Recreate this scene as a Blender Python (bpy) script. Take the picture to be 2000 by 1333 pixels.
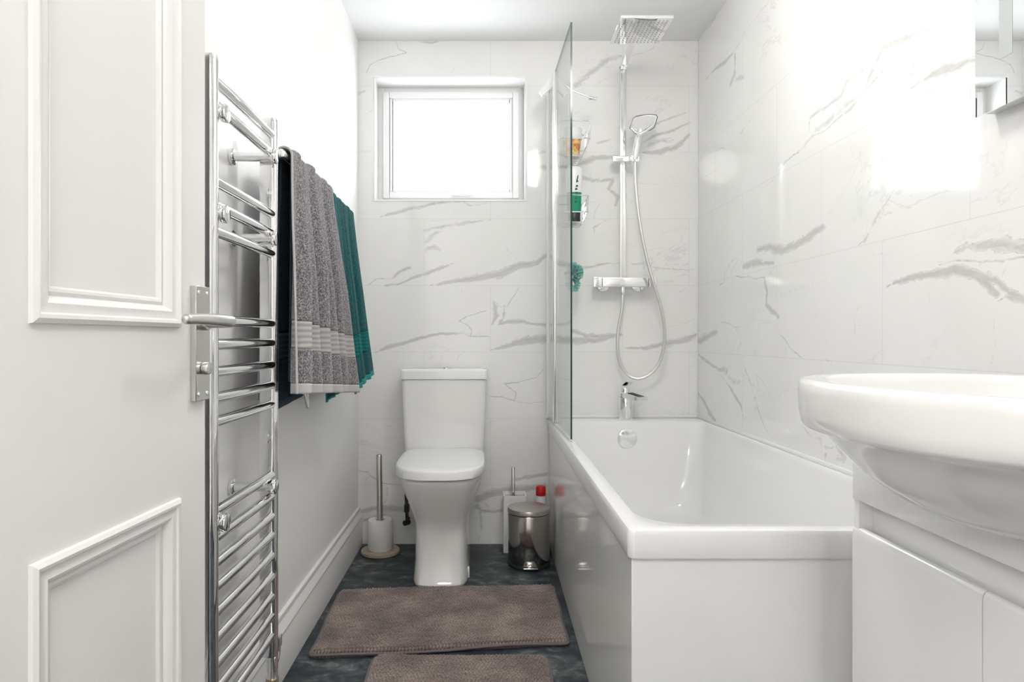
import bpy, bmesh, math, random
import numpy as np
from mathutils import Vector, Matrix, Euler

for o in list(bpy.data.objects):
    bpy.data.objects.remove(o)
SC = bpy.context.scene
COL = SC.collection
PI = math.pi
random.seed(7)

# ------------------------------------------------------------------ camera
CAMZ = 0.945
cam_d = bpy.data.cameras.new('camera')
cam_d.sensor_width = 36.0
cam_d.lens = 1280 / 2000 * 36.0
cam_d.shift_x = 56 / 2000
cam_d.shift_y = -6.5 / 2000
cam_d.clip_start = 0.02
cam = bpy.data.objects.new('camera', cam_d)
cam.location = (0, 0, CAMZ)
cam.rotation_euler = (PI / 2, 0, 0)
COL.objects.link(cam)
SC.camera = cam

# ------------------------------------------------------------------ world, lamps, exposure
w = bpy.data.worlds.new('sky')
SC.world = w
w.use_nodes = True
bg = w.node_tree.nodes['Background']
bg.inputs[0].default_value = (0.93, 0.97, 1.0, 1)
bg.inputs[1].default_value = 6.6
SC.view_settings.view_transform = 'Standard'
SC.view_settings.look = 'None'
SC.view_settings.exposure = 0.26
SC.view_settings.gamma = 1.0
SC.view_settings.use_curve_mapping = False


def area(name, loc, rot, sx, sy, power, color=(1, 1, 1), portal=False, shape='RECTANGLE'):
    d = bpy.data.lights.new(name, 'AREA')
    d.shape = shape
    d.size = sx
    d.size_y = sy
    d.energy = power
    d.color = color
    if portal:
        d.cycles.is_portal = True
    o = bpy.data.objects.new(name, d)
    o.location = loc
    o.rotation_euler = rot
    COL.objects.link(o)
    return o


# daylight enters here: portal over the window opening (facing into the room, -Y)
area('window_portal', (-0.152, 3.18, 1.87), (-PI / 2, 0, 0), 0.60, 0.50, 1.0, portal=True)
# added fill lights out of view, in the room and the hall
def globe(name, loc, r, power, color):
    d = bpy.data.lights.new(name, 'POINT')
    d.shadow_soft_size = r
    d.energy = power
    d.color = color
    o = bpy.data.objects.new(name, d)
    o.location = loc
    COL.objects.link(o)


globe('room_fill_light', (0.36, 1.55, 2.10), 0.11, 14.0, (1.0, 0.975, 0.94))  # added to brighten the bathroom
globe('hall_fill_light', (-1.15, -0.90, 2.00), 0.11, 19.0, (1.0, 0.975, 0.96))  # added fill from the unseen hall
area('hall_fill_panel_light', (-0.02, -0.45, 2.285), (0, 0, 0), 0.90, 0.50, 22.0, (1.0, 0.975, 0.96))  # added soft fill through the doorway

# ------------------------------------------------------------------ node helpers
def nt(mat):
    return mat.node_tree


def mat_p(name, color, rough=0.5, metal=0.0, spec=0.5, coat=0.0, **kw):
    m = bpy.data.materials.new(name)
    m.use_nodes = True
    b = m.node_tree.nodes['Principled BSDF']
    b.inputs['Base Color'].default_value = (*color, 1)
    b.inputs['Roughness'].default_value = rough
    b.inputs['Metallic'].default_value = metal
    b.inputs['Specular IOR Level'].default_value = spec
    b.inputs['Coat Weight'].default_value = coat
    for k, v in kw.items():
        b.inputs[k].default_value = v
    return m


def N(m, typ, **props):
    n = m.node_tree.nodes.new(typ)
    for k, v in props.items():
        setattr(n, k, v)
    return n


def L(m, a, b):
    m.node_tree.links.new(a, b)


def math_n(m, op, a, b=None, c=None, clamp=False):
    n = N(m, 'ShaderNodeMath', operation=op)
    n.use_clamp = clamp
    for i, v in enumerate((a, b, c)):
        if v is None:
            continue
        if isinstance(v, (int, float)):
            n.inputs[i].default_value = v
        else:
            L(m, v, n.inputs[i])
    return n.outputs[0]


def mix_c(m, f, a, b):
    n = N(m, 'ShaderNodeMix', data_type='RGBA')
    for idx, v in ((0, f), (6, a), (7, b)):
        if isinstance(v, (int, float)):
            n.inputs[idx].default_value = v
        elif isinstance(v, tuple):
            n.inputs[idx].default_value = (*v, 1)
        else:
            L(m, v, n.inputs[idx])
    return n.outputs[2]


def noise_n(m, scale, detail=3, rough=0.5, vec=None, dist=0.0, stretch=None):
    n = N(m, 'ShaderNodeTexNoise')
    n.inputs['Scale'].default_value = scale
    n.inputs['Detail'].default_value = detail
    n.inputs['Roughness'].default_value = rough
    n.inputs['Distortion'].default_value = dist
    if vec is None:
        tc = N(m, 'ShaderNodeTexCoord')
        vec = tc.outputs['Object']
    if stretch:
        mp = N(m, 'ShaderNodeMapping')
        mp.inputs['Rotation'].default_value = stretch[1]
        L(m, vec, mp.inputs[0])
        mp2 = N(m, 'ShaderNodeMapping')
        mp2.inputs['Scale'].default_value = stretch[0]
        L(m, mp.outputs[0], mp2.inputs[0])
        vec = mp2.outputs[0]
    L(m, vec, n.inputs['Vector'])
    return n.outputs['Fac']


def ramp(m, fac, stops):
    r = N(m, 'ShaderNodeValToRGB')
    els = r.color_ramp.elements
    while len(els) < len(stops):
        els.new(0.5)
    for e, (p, c) in zip(els, stops):
        e.position = p
        e.color = (*c, 1) if len(c) == 3 else c
    L(m, fac, r.inputs[0])
    return r.outputs[0]


def bump(m, height, strength=0.3, dist=0.002, bsdf=None):
    b = N(m, 'ShaderNodeBump')
    b.inputs['Strength'].default_value = strength
    b.inputs['Distance'].default_value = dist
    L(m, height, b.inputs['Height'])
    L(m, b.outputs[0], (bsdf or m.node_tree.nodes['Principled BSDF']).inputs['Normal'])
    return b


def principled(m):
    return m.node_tree.nodes['Principled BSDF']


# ------------------------------------------------------------------ materials
def make_marble(name, axis, a0, W, z0, H, streak_rot):
    """glossy marble-look tiles, running bond; axis = 0 (x) or 1 (y) is the horizontal one"""
    m = mat_p(name, (0.8, 0.8, 0.78), rough=0.06, spec=0.5)
    tc = N(m, 'ShaderNodeTexCoord')
    sep = N(m, 'ShaderNodeSeparateXYZ')
    L(m, tc.outputs['Object'], sep.inputs[0])
    a, z = sep.outputs[axis], sep.outputs[2]
    rowf = math_n(m, 'DIVIDE', math_n(m, 'SUBTRACT', z, z0), H)
    row = math_n(m, 'FLOOR', rowf)
    par = math_n(m, 'FLOORED_MODULO', row, 2.0)
    af = math_n(m, 'ADD', math_n(m, 'DIVIDE', math_n(m, 'SUBTRACT', a, a0), W), math_n(m, 'MULTIPLY', par, 0.5))
    cell = math_n(m, 'FLOOR', af)
    fa = math_n(m, 'ABSOLUTE', math_n(m, 'SUBTRACT', math_n(m, 'FRACT', af), 0.5))
    fz = math_n(m, 'ABSOLUTE', math_n(m, 'SUBTRACT', math_n(m, 'FRACT', rowf), 0.5))
    g = math_n(m, 'MAXIMUM', math_n(m, 'GREATER_THAN', fa, 0.5 - 0.0011 / W), math_n(m, 'GREATER_THAN', fz, 0.5 - 0.0011 / H))
    comb = N(m, 'ShaderNodeCombineXYZ')
    L(m, cell, comb.inputs[0])
    L(m, row, comb.inputs[1])
    comb.inputs[2].default_value = axis * 3.3
    wn = N(m, 'ShaderNodeTexWhiteNoise', noise_dimensions='3D')
    L(m, comb.outputs[0], wn.inputs['Vector'])
    # base with soft clouding
    cloud = noise_n(m, 2.6, 4, 0.55)
    base = ramp(m, cloud, [(0.3, (0.86, 0.855, 0.84)), (0.7, (0.91, 0.907, 0.895))])
    # per tile faint random veins
    off = N(m, 'ShaderNodeVectorMath', operation='MULTIPLY_ADD')
    L(m, wn.outputs['Color'], off.inputs[0])
    off.inputs[1].default_value = (7, 7, 7)
    L(m, tc.outputs['Object'], off.inputs[2])
    n1 = noise_n(m, 2.2, 6, 0.62, vec=off.outputs[0], dist=0.6, stretch=streak_rot)
    line = math_n(m, 'SUBTRACT', 1.0, math_n(m, 'MULTIPLY', math_n(m, 'ABSOLUTE', math_n(m, 'SUBTRACT', n1, 0.5)), 90.0), clamp=True)
    n2 = noise_n(m, 2.1, 2, 0.5, vec=off.outputs[0])
    gate = math_n(m, 'MULTIPLY', math_n(m, 'SUBTRACT', n2, 0.54), 8.0, clamp=True)
    faint = math_n(m, 'MULTIPLY', math_n(m, 'MULTIPLY', line, gate), 0.17)
    # mapped veins
    av = N(m, 'ShaderNodeAttribute', attribute_name='vein')
    ab = N(m, 'ShaderNodeAttribute', attribute_name='band')
    st = noise_n(m, 17, 6, 0.62, stretch=((1, 1, 3.6), streak_rot[1]), dist=0.35)
    nn = math_n(m, 'MULTIPLY', math_n(m, 'SUBTRACT', st, 0.32), 2.7, clamp=True)
    fine = noise_n(m, 55, 4, 0.6)
    e = math_n(m, 'SUBTRACT', math_n(m, 'MULTIPLY', ab.outputs['Fac'], 1.35), math_n(m, 'MULTIPLY', nn, 0.85))
    vb = math_n(m, 'MULTIPLY', e, 1.9, clamp=True)
    vb = math_n(m, 'MULTIPLY', vb, math_n(m, 'ADD', math_n(m, 'MULTIPLY', nn, 0.20), 0.27))
    # darker rim lines along the torn edge of the bands
    rim = math_n(m, 'SUBTRACT', 1.0, math_n(m, 'MULTIPLY', math_n(m, 'ABSOLUTE', math_n(m, 'SUBTRACT', e, 0.10)), 11.0), clamp=True)
    rim = math_n(m, 'MULTIPLY', rim, math_n(m, 'MULTIPLY', math_n(m, 'SUBTRACT', fine, 0.36), 1.9, clamp=True))
    tv = math_n(m, 'MULTIPLY', math_n(m, 'SUBTRACT', math_n(m, 'ADD', av.outputs['Fac'], math_n(m, 'MULTIPLY', math_n(m, 'SUBTRACT', fine, 0.5), 0.8)), 0.3), 1.8, clamp=True)
    tv = math_n(m, 'MULTIPLY', tv, 0.58)
    tot = math_n(m, 'MAXIMUM', math_n(m, 'MAXIMUM', faint, vb), math_n(m, 'MAXIMUM', rim, tv))
    col = mix_c(m, tot, base, (0.19, 0.178, 0.16))
    col = mix_c(m, math_n(m, 'MULTIPLY', g, 0.45), col, (0.66, 0.65, 0.63))
    L(m, col, principled(m).inputs['Base Color'])
    # tiny lay-out tilt of every tile
    geo = N(m, 'ShaderNodeNewGeometry')
    t1 = N(m, 'ShaderNodeVectorMath', operation='SUBTRACT')
    L(m, wn.outputs['Color'], t1.inputs[0])
    t1.inputs[1].default_value = (0.5, 0.5, 0.5)
    t2 = N(m, 'ShaderNodeVectorMath', operation='MULTIPLY_ADD')
    L(m, t1.outputs[0], t2.inputs[0])
    t2.inputs[1].default_value = (0.006, 0.006, 0.006)
    L(m, geo.outputs['Normal'], t2.inputs[2])
    t3 = N(m, 'ShaderNodeVectorMath', operation='NORMALIZE')
    L(m, t2.outputs[0], t3.inputs[0])
    L(m, t3.outputs[0], principled(m).inputs['Normal'])
    return m


PX = 3.0 / 1280
M_TILE_B = make_marble('marble_tile_back', 0, (958 - 944) * PX, 0.606, 0.8794 - 0.3047 * 10, 0.3047, ((1.0, 1.0, 2.6), (0, 0.28, 0)))
M_TILE_R = make_marble('marble_tile_right', 1, 1.612, 0.580, 0.8794 - 0.3047 * 10, 0.3047, ((1.0, 1.0, 1.9), (0.22, 0, 0)))

M_PAINT = mat_p('white_wall_paint', (0.93, 0.925, 0.915), rough=0.42, spec=0.4)
bump(M_PAINT, noise_n(M_PAINT, 60, 3, 0.5, stretch=((1, 1, 0.25), (0, 0, 0))), 0.10, 0.002)
M_CEIL = mat_p('ceiling_paint', (0.92, 0.92, 0.92), rough=0.7)
bump(M_CEIL, noise_n(M_CEIL, 90, 2, 0.5), 0.06, 0.001)
M_GLOSSW = mat_p('white_gloss_woodwork', (0.85, 0.84, 0.825), rough=0.22)
bump(M_GLOSSW, noise_n(M_GLOSSW, 40, 2, 0.5, stretch=((1, 1, 0.15), (0, 0, 0))), 0.10, 0.0015)
M_UPVC = mat_p('white_upvc', (0.95, 0.95, 0.95), rough=0.25)
M_CERAMIC = mat_p('white_ceramic', (0.87, 0.865, 0.85), rough=0.05, coat=0.3)
M_ACRYL = mat_p('white_acrylic', (0.87, 0.87, 0.865), rough=0.10, coat=0.2)
M_PANEL = mat_p('white_gloss_panel', (0.93, 0.925, 0.91), rough=0.07)
M_VANITY = mat_p('white_gloss_vanity', (0.91, 0.905, 0.90), rough=0.10, coat=0.3)
M_CHROME = mat_p('chrome', (0.88, 0.88, 0.89), rough=0.035, metal=1.0)
M_CHROMEB = mat_p('chrome_brighter', (0.93, 0.93, 0.92), rough=0.16, metal=1.0)
M_SATIN = mat_p('satin_chrome', (0.66, 0.65, 0.63), rough=0.30, metal=1.0)
M_STEEL = mat_p('bin_steel', (0.42, 0.40, 0.375), rough=0.12, metal=1.0)
M_BRUSHED = mat_p('brushed_steel', (0.50, 0.475, 0.44), rough=0.30, metal=1.0)
M_BLACK = mat_p('black_plastic', (0.012, 0.012, 0.014), rough=0.4)
M_DARK = mat_p('dark_gap', (0.03, 0.03, 0.03), rough=0.6)
M_SEAL = mat_p('white_sealant', (0.9, 0.9, 0.89), rough=0.3)
M_MIRROR = mat_p('mirror_silver', (0.93, 0.94, 0.94), rough=0.0, metal=1.0)
M_FROST = mat_p('frosted_strip', (0.52, 0.55, 0.55), rough=0.35)
M_RED = mat_p('red_plastic', (0.62, 0.012, 0.015), rough=0.3)
M_WHITEP = mat_p('white_plastic', (0.84, 0.84, 0.83), rough=0.3)
M_PAPER = mat_p('toilet_paper', (0.84, 0.83, 0.81), rough=0.9)
bump(M_PAPER, noise_n(M_PAPER, 260, 2, 0.5), 0.5, 0.002)
M_WOOD = mat_p('pale_wood', (0.55, 0.45, 0.34), rough=0.5)
_w = noise_n(M_WOOD, 12, 4, 0.6, stretch=((1, 9, 9), (0, 0, 0.3)))
L(M_WOOD, ramp(M_WOOD, _w, [(0.3, (0.42, 0.33, 0.24)), (0.7, (0.60, 0.50, 0.39))]), principled(M_WOOD).inputs['Base Color'])
M_BRASS = mat_p('brass', (0.55, 0.43, 0.25), rough=0.3, metal=1.0)

# dark slate vinyl floor
M_FLOOR = mat_p('slate_vinyl', (0.05, 0.06, 0.07), rough=0.42, spec=0.35)
f1 = noise_n(M_FLOOR, 13, 9, 0.70, dist=0.5, stretch=((1, 1.5, 1), (0, 0, 0.2)))
f2 = noise_n(M_FLOOR, 3.0, 3, 0.5)
fm = math_n(M_FLOOR, 'ADD', math_n(M_FLOOR, 'MULTIPLY', f1, 0.72), math_n(M_FLOOR, 'MULTIPLY', f2, 0.28))
L(M_FLOOR, ramp(M_FLOOR, fm, [(0.38, (0.008, 0.013, 0.018)), (0.50, (0.030, 0.041, 0.050)), (0.57, (0.075, 0.092, 0.096)), (0.65, (0.24, 0.245, 0.235))]), principled(M_FLOOR).inputs['Base Color'])
bump(M_FLOOR, f1, 0.15, 0.002)

M_HALLFLOOR = mat_p('hall_carpet', (0.55, 0.52, 0.48), rough=0.9)


def terry(name, dark, mid, light, rough=0.95, sheen=0.4, sc=190):
    m = mat_p(name, mid, rough=rough, spec=0.1)
    principled(m).inputs['Sheen Weight'].default_value = sheen
    principled(m).inputs['Sheen Roughness'].default_value = 0.6
    n = noise_n(m, sc * 1.35, 3, 0.75)
    L(m, ramp(m, n, [(0.36, dark), (0.50, mid), (0.64, light)]), principled(m).inputs['Base Color'])
    bump(m, n, 0.9, 0.004)
    return m


M_GREY = terry('grey_terry', (0.045, 0.045, 0.055), (0.19, 0.185, 0.195), (0.50, 0.48, 0.48))
M_TEAL = terry('teal_terry', (0.0, 0.030, 0.036), (0.0, 0.085, 0.092), (0.01, 0.19, 0.19), sheen=0.12)
M_SHADED = terry('shaded_terry', (0.004, 0.010, 0.018), (0.014, 0.032, 0.052), (0.035, 0.070, 0.10), sheen=0.05)  # shade on the grey towel's back leaf, put into a dark colour


def woven(name, a, b, k=95):
    m = mat_p(name, a, rough=0.75, spec=0.2)
    tc = N(m, 'ShaderNodeTexCoord')
    sep = N(m, 'ShaderNodeSeparateXYZ')
    L(m, tc.outputs['Object'], sep.inputs[0])
    n = noise_n(m, 7, 1, 0.4)
    s = math_n(m, 'SINE', math_n(m, 'MULTIPLY', math_n(m, 'ADD', sep.outputs[2], math_n(m, 'MULTIPLY', n, 0.02)), k * 2 * PI))
    s = math_n(m, 'ADD', math_n(m, 'MULTIPLY', s, 0.5), 0.5)
    L(m, mix_c(m, s, a, b), principled(m).inputs['Base Color'])
    bump(m, s, 0.3, 0.002)
    return m


M_GREYBAND = woven('grey_woven_band', (0.34, 0.325, 0.32), (0.50, 0.48, 0.47), 75)
M_GREYTRIM = mat_p('grey_hem', (0.50, 0.49, 0.49), rough=0.8)
M_TEALBAND = woven('teal_woven_band', (0.002, 0.10, 0.105), (0.01, 0.17, 0.17), 75)
M_TEALTRIM = mat_p('teal_hem', (0.015, 0.26, 0.25), rough=0.8)
M_SHADEDBAND = woven('shaded_woven_band', (0.05, 0.09, 0.12), (0.08, 0.13, 0.16), 75)
M_SHADEDTRIM = mat_p('shaded_hem', (0.02, 0.035, 0.055), rough=0.8)

# chenille bath mat
M_MAT = mat_p('chenille', (0.2, 0.16, 0.145), rough=0.95, spec=0.1)
principled(M_MAT).inputs['Sheen Weight'].default_value = 0.35
c1 = noise_n(M_MAT, 7, 3, 0.55)
c2 = noise_n(M_MAT, 240, 3, 0.6)
cm = math_n(M_MAT, 'ADD', math_n(M_MAT, 'MULTIPLY', c1, 0.55), math_n(M_MAT, 'MULTIPLY', c2, 0.45))
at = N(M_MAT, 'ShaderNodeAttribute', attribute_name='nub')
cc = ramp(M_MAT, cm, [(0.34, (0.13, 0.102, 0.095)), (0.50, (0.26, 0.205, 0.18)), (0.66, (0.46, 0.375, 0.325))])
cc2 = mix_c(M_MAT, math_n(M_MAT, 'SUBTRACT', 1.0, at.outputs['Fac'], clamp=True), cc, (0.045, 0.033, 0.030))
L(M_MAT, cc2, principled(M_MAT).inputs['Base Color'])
bump(M_MAT, c2, 0.7, 0.003)
M_MATTRIM = mat_p('mat_piping', (0.17, 0.14, 0.145), rough=0.8)


def glass_mat(name, tint, extra_spec=0.0):
    """thin architectural glass: see-through with a Schlick reflection"""
    m = bpy.data.materials.new(name)
    m.use_nodes = True
    t = m.node_tree
    t.nodes.clear()
    out = t.nodes.new('ShaderNodeOutputMaterial')
    tr = t.nodes.new('ShaderNodeBsdfTransparent')
    tr.inputs[0].default_value = (*tint, 1)
    gl = t.nodes.new('ShaderNodeBsdfGlossy')
    gl.inputs['Roughness'].default_value = 0.0
    lw = t.nodes.new('ShaderNodeLayerWeight')
    lw.inputs[0].default_value = 0.5
    p = math_n(m, 'POWER', lw.outputs['Facing'], 5.0)
    f = math_n(m, 'ADD', math_n(m, 'MULTIPLY', p, 0.96 - extra_spec), 0.04 + extra_spec)
    mx = t.nodes.new('ShaderNodeMixShader')
    L(m, f, mx.inputs[0])
    L(m, tr.outputs[0], mx.inputs[1])
    L(m, gl.outputs[0], mx.inputs[2])
    L(m, mx.outputs[0], out.inputs[0])
    return m


M_GLASS = glass_mat('shower_glass', (0.97, 0.99, 0.985))
M_PANE = glass_mat('window_pane', (0.97, 0.98, 0.98))
M_GLASSEDGE = mat_p('glass_green_edge', (0.006, 0.05, 0.04), rough=0.15)

# ------------------------------------------------------------------ mesh helpers
ORIG = {}


def finish(bm, name, mat, parent=None, smooth=40, local=False, mods=None):
    bmesh.ops.remove_doubles(bm, verts=bm.verts, dist=1e-6)
    bmesh.ops.recalc_face_normals(bm, faces=bm.faces)
    org = ORIG.get(parent.name, Vector((0, 0, 0))) if parent else Vector((0, 0, 0))
    if not local and parent:
        for v in bm.verts:
            v.co -= org
    me = bpy.data.meshes.new(name)
    bm.to_mesh(me)
    bm.free()
    mats = mat if isinstance(mat, (list, tuple)) else [mat]
    for mm in mats:
        me.materials.append(mm)
    if smooth:
        me.polygons.foreach_set('use_smooth', [True] * len(me.polygons))
        me.set_sharp_from_angle(angle=math.radians(smooth))
    o = bpy.data.objects.new(name, me)
    COL.objects.link(o)
    if parent:
        o.parent = parent
        ORIG[o.name] = org.copy()
    else:
        ORIG[o.name] = Vector((0, 0, 0))
    return o


def tag(o, label=None, cat=None, group=None, kind=None):
    if label:
        o['label'] = label
    if cat:
        o['category'] = cat
    if group:
        o['group'] = group
    if kind:
        o['kind'] = kind
    return o


def thing(name, label, cat, loc=(0, 0, 0), rotz=0.0, group=None, kind=None):
    o = bpy.data.objects.new(name, None)
    o.empty_display_size = 0.05
    COL.objects.link(o)
    o.location = loc
    o.rotation_euler = (0, 0, rotz)
    ORIG[o.name] = Vector(loc)
    return tag(o, label, cat, group, kind)


def rebase(o):
    """put the origin of a single-mesh thing at its base"""
    me = o.data
    co = np.empty(len(me.vertices) * 3, 'f')
    me.vertices.foreach_get('co', co)
    co = co.reshape(-1, 3)
    c = (co.min(0) + co.max(0)) / 2
    c[2] = co[:, 2].min()
    co -= c
    me.vertices.foreach_set('co', co.ravel())
    me.update()
    o.location = Vector(c.tolist())
    ORIG[o.name] = Vector(c.tolist())
    return o


def box(bm, lo, hi, bevel=0.0, seg=2, mat_index=0):
    r = bmesh.ops.create_cube(bm, size=1.0)
    vs = r['verts']
    for v in vs:
        for i in range(3):
            v.co[i] = lo[i] if v.co[i] < 0 else hi[i]
    if bevel > 0:
        es = set()
        for v in vs:
            es.update(v.link_edges)
        bmesh.ops.bevel(bm, geom=list(es), offset=bevel, segments=seg, profile=0.5, affect='EDGES')
    return vs


def catmull(pts, n=6):
    pts = [Vector(p) for p in pts]
    P = [pts[0] * 2 - pts[1]] + pts + [pts[-1] * 2 - pts[-2]]
    out = []
    for i in range(1, len(P) - 2):
        p0, p1, p2, p3 = P[i - 1], P[i], P[i + 1], P[i + 2]
        for k in range(n):
            t = k / n
            out.append(0.5 * ((2 * p1) + (-p0 + p2) * t + (2 * p0 - 5 * p1 + 4 * p2 - p3) * t * t + (-p0 + 3 * p1 - 3 * p2 + p3) * t ** 3))
    out.append(P[-2])
    return out


def tube(bm, pts, r, n=16, caps=True, rz=None):
    """sweep a circle along a polyline; r may be list"""
    pts = [Vector(p) for p in pts]
    k = len(pts)
    rs = r if isinstance(r, (list, tuple)) else [r] * k
    up = None
    rings = []
    for i, p in enumerate(pts):
        d = (pts[min(i + 1, k - 1)] - pts[max(i - 1, 0)]).normalized()
        if up is None:
            up = Vector((0, 0, 1)) if abs(d.z) < 0.9 else Vector((0, 1, 0))
        side = d.cross(up).normalized()
        up = side.cross(d).normalized()
        ring = []
        for j in range(n):
            a = 2 * PI * j / n
            ring.append(bm.verts.new(p + (side * math.cos(a) + up * math.sin(a)) * rs[i]))
        rings.append(ring)
    for a, b in zip(rings[:-1], rings[1:]):
        for j in range(n):
            bm.faces.new((a[j], a[(j + 1) % n], b[(j + 1) % n], b[j]))
    if caps:
        bm.faces.new(rings[0])
        bm.faces.new(rings[-1])


def cyl(bm, p0, p1, r, n=28, bev=0.0):
    p0, p1 = Vector(p0), Vector(p1)
    if bev <= 0:
        return tube(bm, [p0, p1], r, n)
    d = (p1 - p0).normalized()
    pts = [p0, p0 + d * bev * 0.3, p0 + d * bev, p1 - d * bev, p1 - d * bev * 0.3, p1]
    tube(bm, pts, [r - bev, r - bev * 0.3, r, r, r - bev * 0.3, r - bev], n)


def lathe(bm, prof, c, n=40):
    rings = []
    for (r, z) in prof:
        if r < 1e-6:
            rings.append([bm.verts.new((c[0], c[1], c[2] + z))])
        else:
            rings.append([bm.verts.new((c[0] + r * math.cos(2 * PI * j / n), c[1] + r * math.sin(2 * PI * j / n), c[2] + z)) for j in range(n)])
    for a, b in zip(rings[:-1], rings[1:]):
        for j in range(n):
            k = (j + 1) % n
            if len(a) == 1 and len(b) == 1:
                continue
            if len(a) == 1:
                bm.faces.new((a[0], b[k], b[j]))
            elif len(b) == 1:
                bm.faces.new((a[j], a[k], b[0]))
            else:
                bm.faces.new((a[j], a[k], b[k], b[j]))


def loft(bm, rings, cap0=True, cap1=True, closed=True):
    R = [[bm.verts.new(p) for p in r] for r in rings]
    n = len(R[0])
    for a, b in zip(R[:-1], R[1:]):
        for j in range(n if closed else n - 1):
            k = (j + 1) % n
            bm.faces.new((a[j], a[k], b[k], b[j]))
    if cap0:
        bm.faces.new(R[0])
    if cap1:
        bm.faces.new(R[-1])


def rrect(x0, x1, y0, y1, r, z, n=8):
    """rounded rectangle ring, r may be 4 radii starting at (x0,y0) going ccw"""
    rr = r if isinstance(r, (list, tuple)) else [r] * 4
    out = []
    for (cx, cy, a0, q) in ((x0 + rr[0], y0 + rr[0], PI, rr[0]), (x1 - rr[1], y0 + rr[1], 1.5 * PI, rr[1]),
                            (x1 - rr[2], y1 - rr[2], 0, rr[2]), (x0 + rr[3], y1 - rr[3], 0.5 * PI, rr[3])):
        for i in range(n + 1):
            a = a0 + 0.5 * PI * i / n
            out.append(Vector((cx + q * math.cos(a), cy + q * math.sin(a), z)))
    return out


def D(x, y, Z):
    """photo pixel at depth Z -> point"""
    return Vector(((x - 944) * Z / 1280, Z, CAMZ - (y - 660) * Z / 1280))


# ------------------------------------------------------------------ dimensions
XL, XR, YB, ZC = -0.572, 0.982, 3.0, 2.304
YF = 0.22
WX0, WX1, WZ0, WZ1 = -0.504, 0.197, 1.573, 2.140

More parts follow.
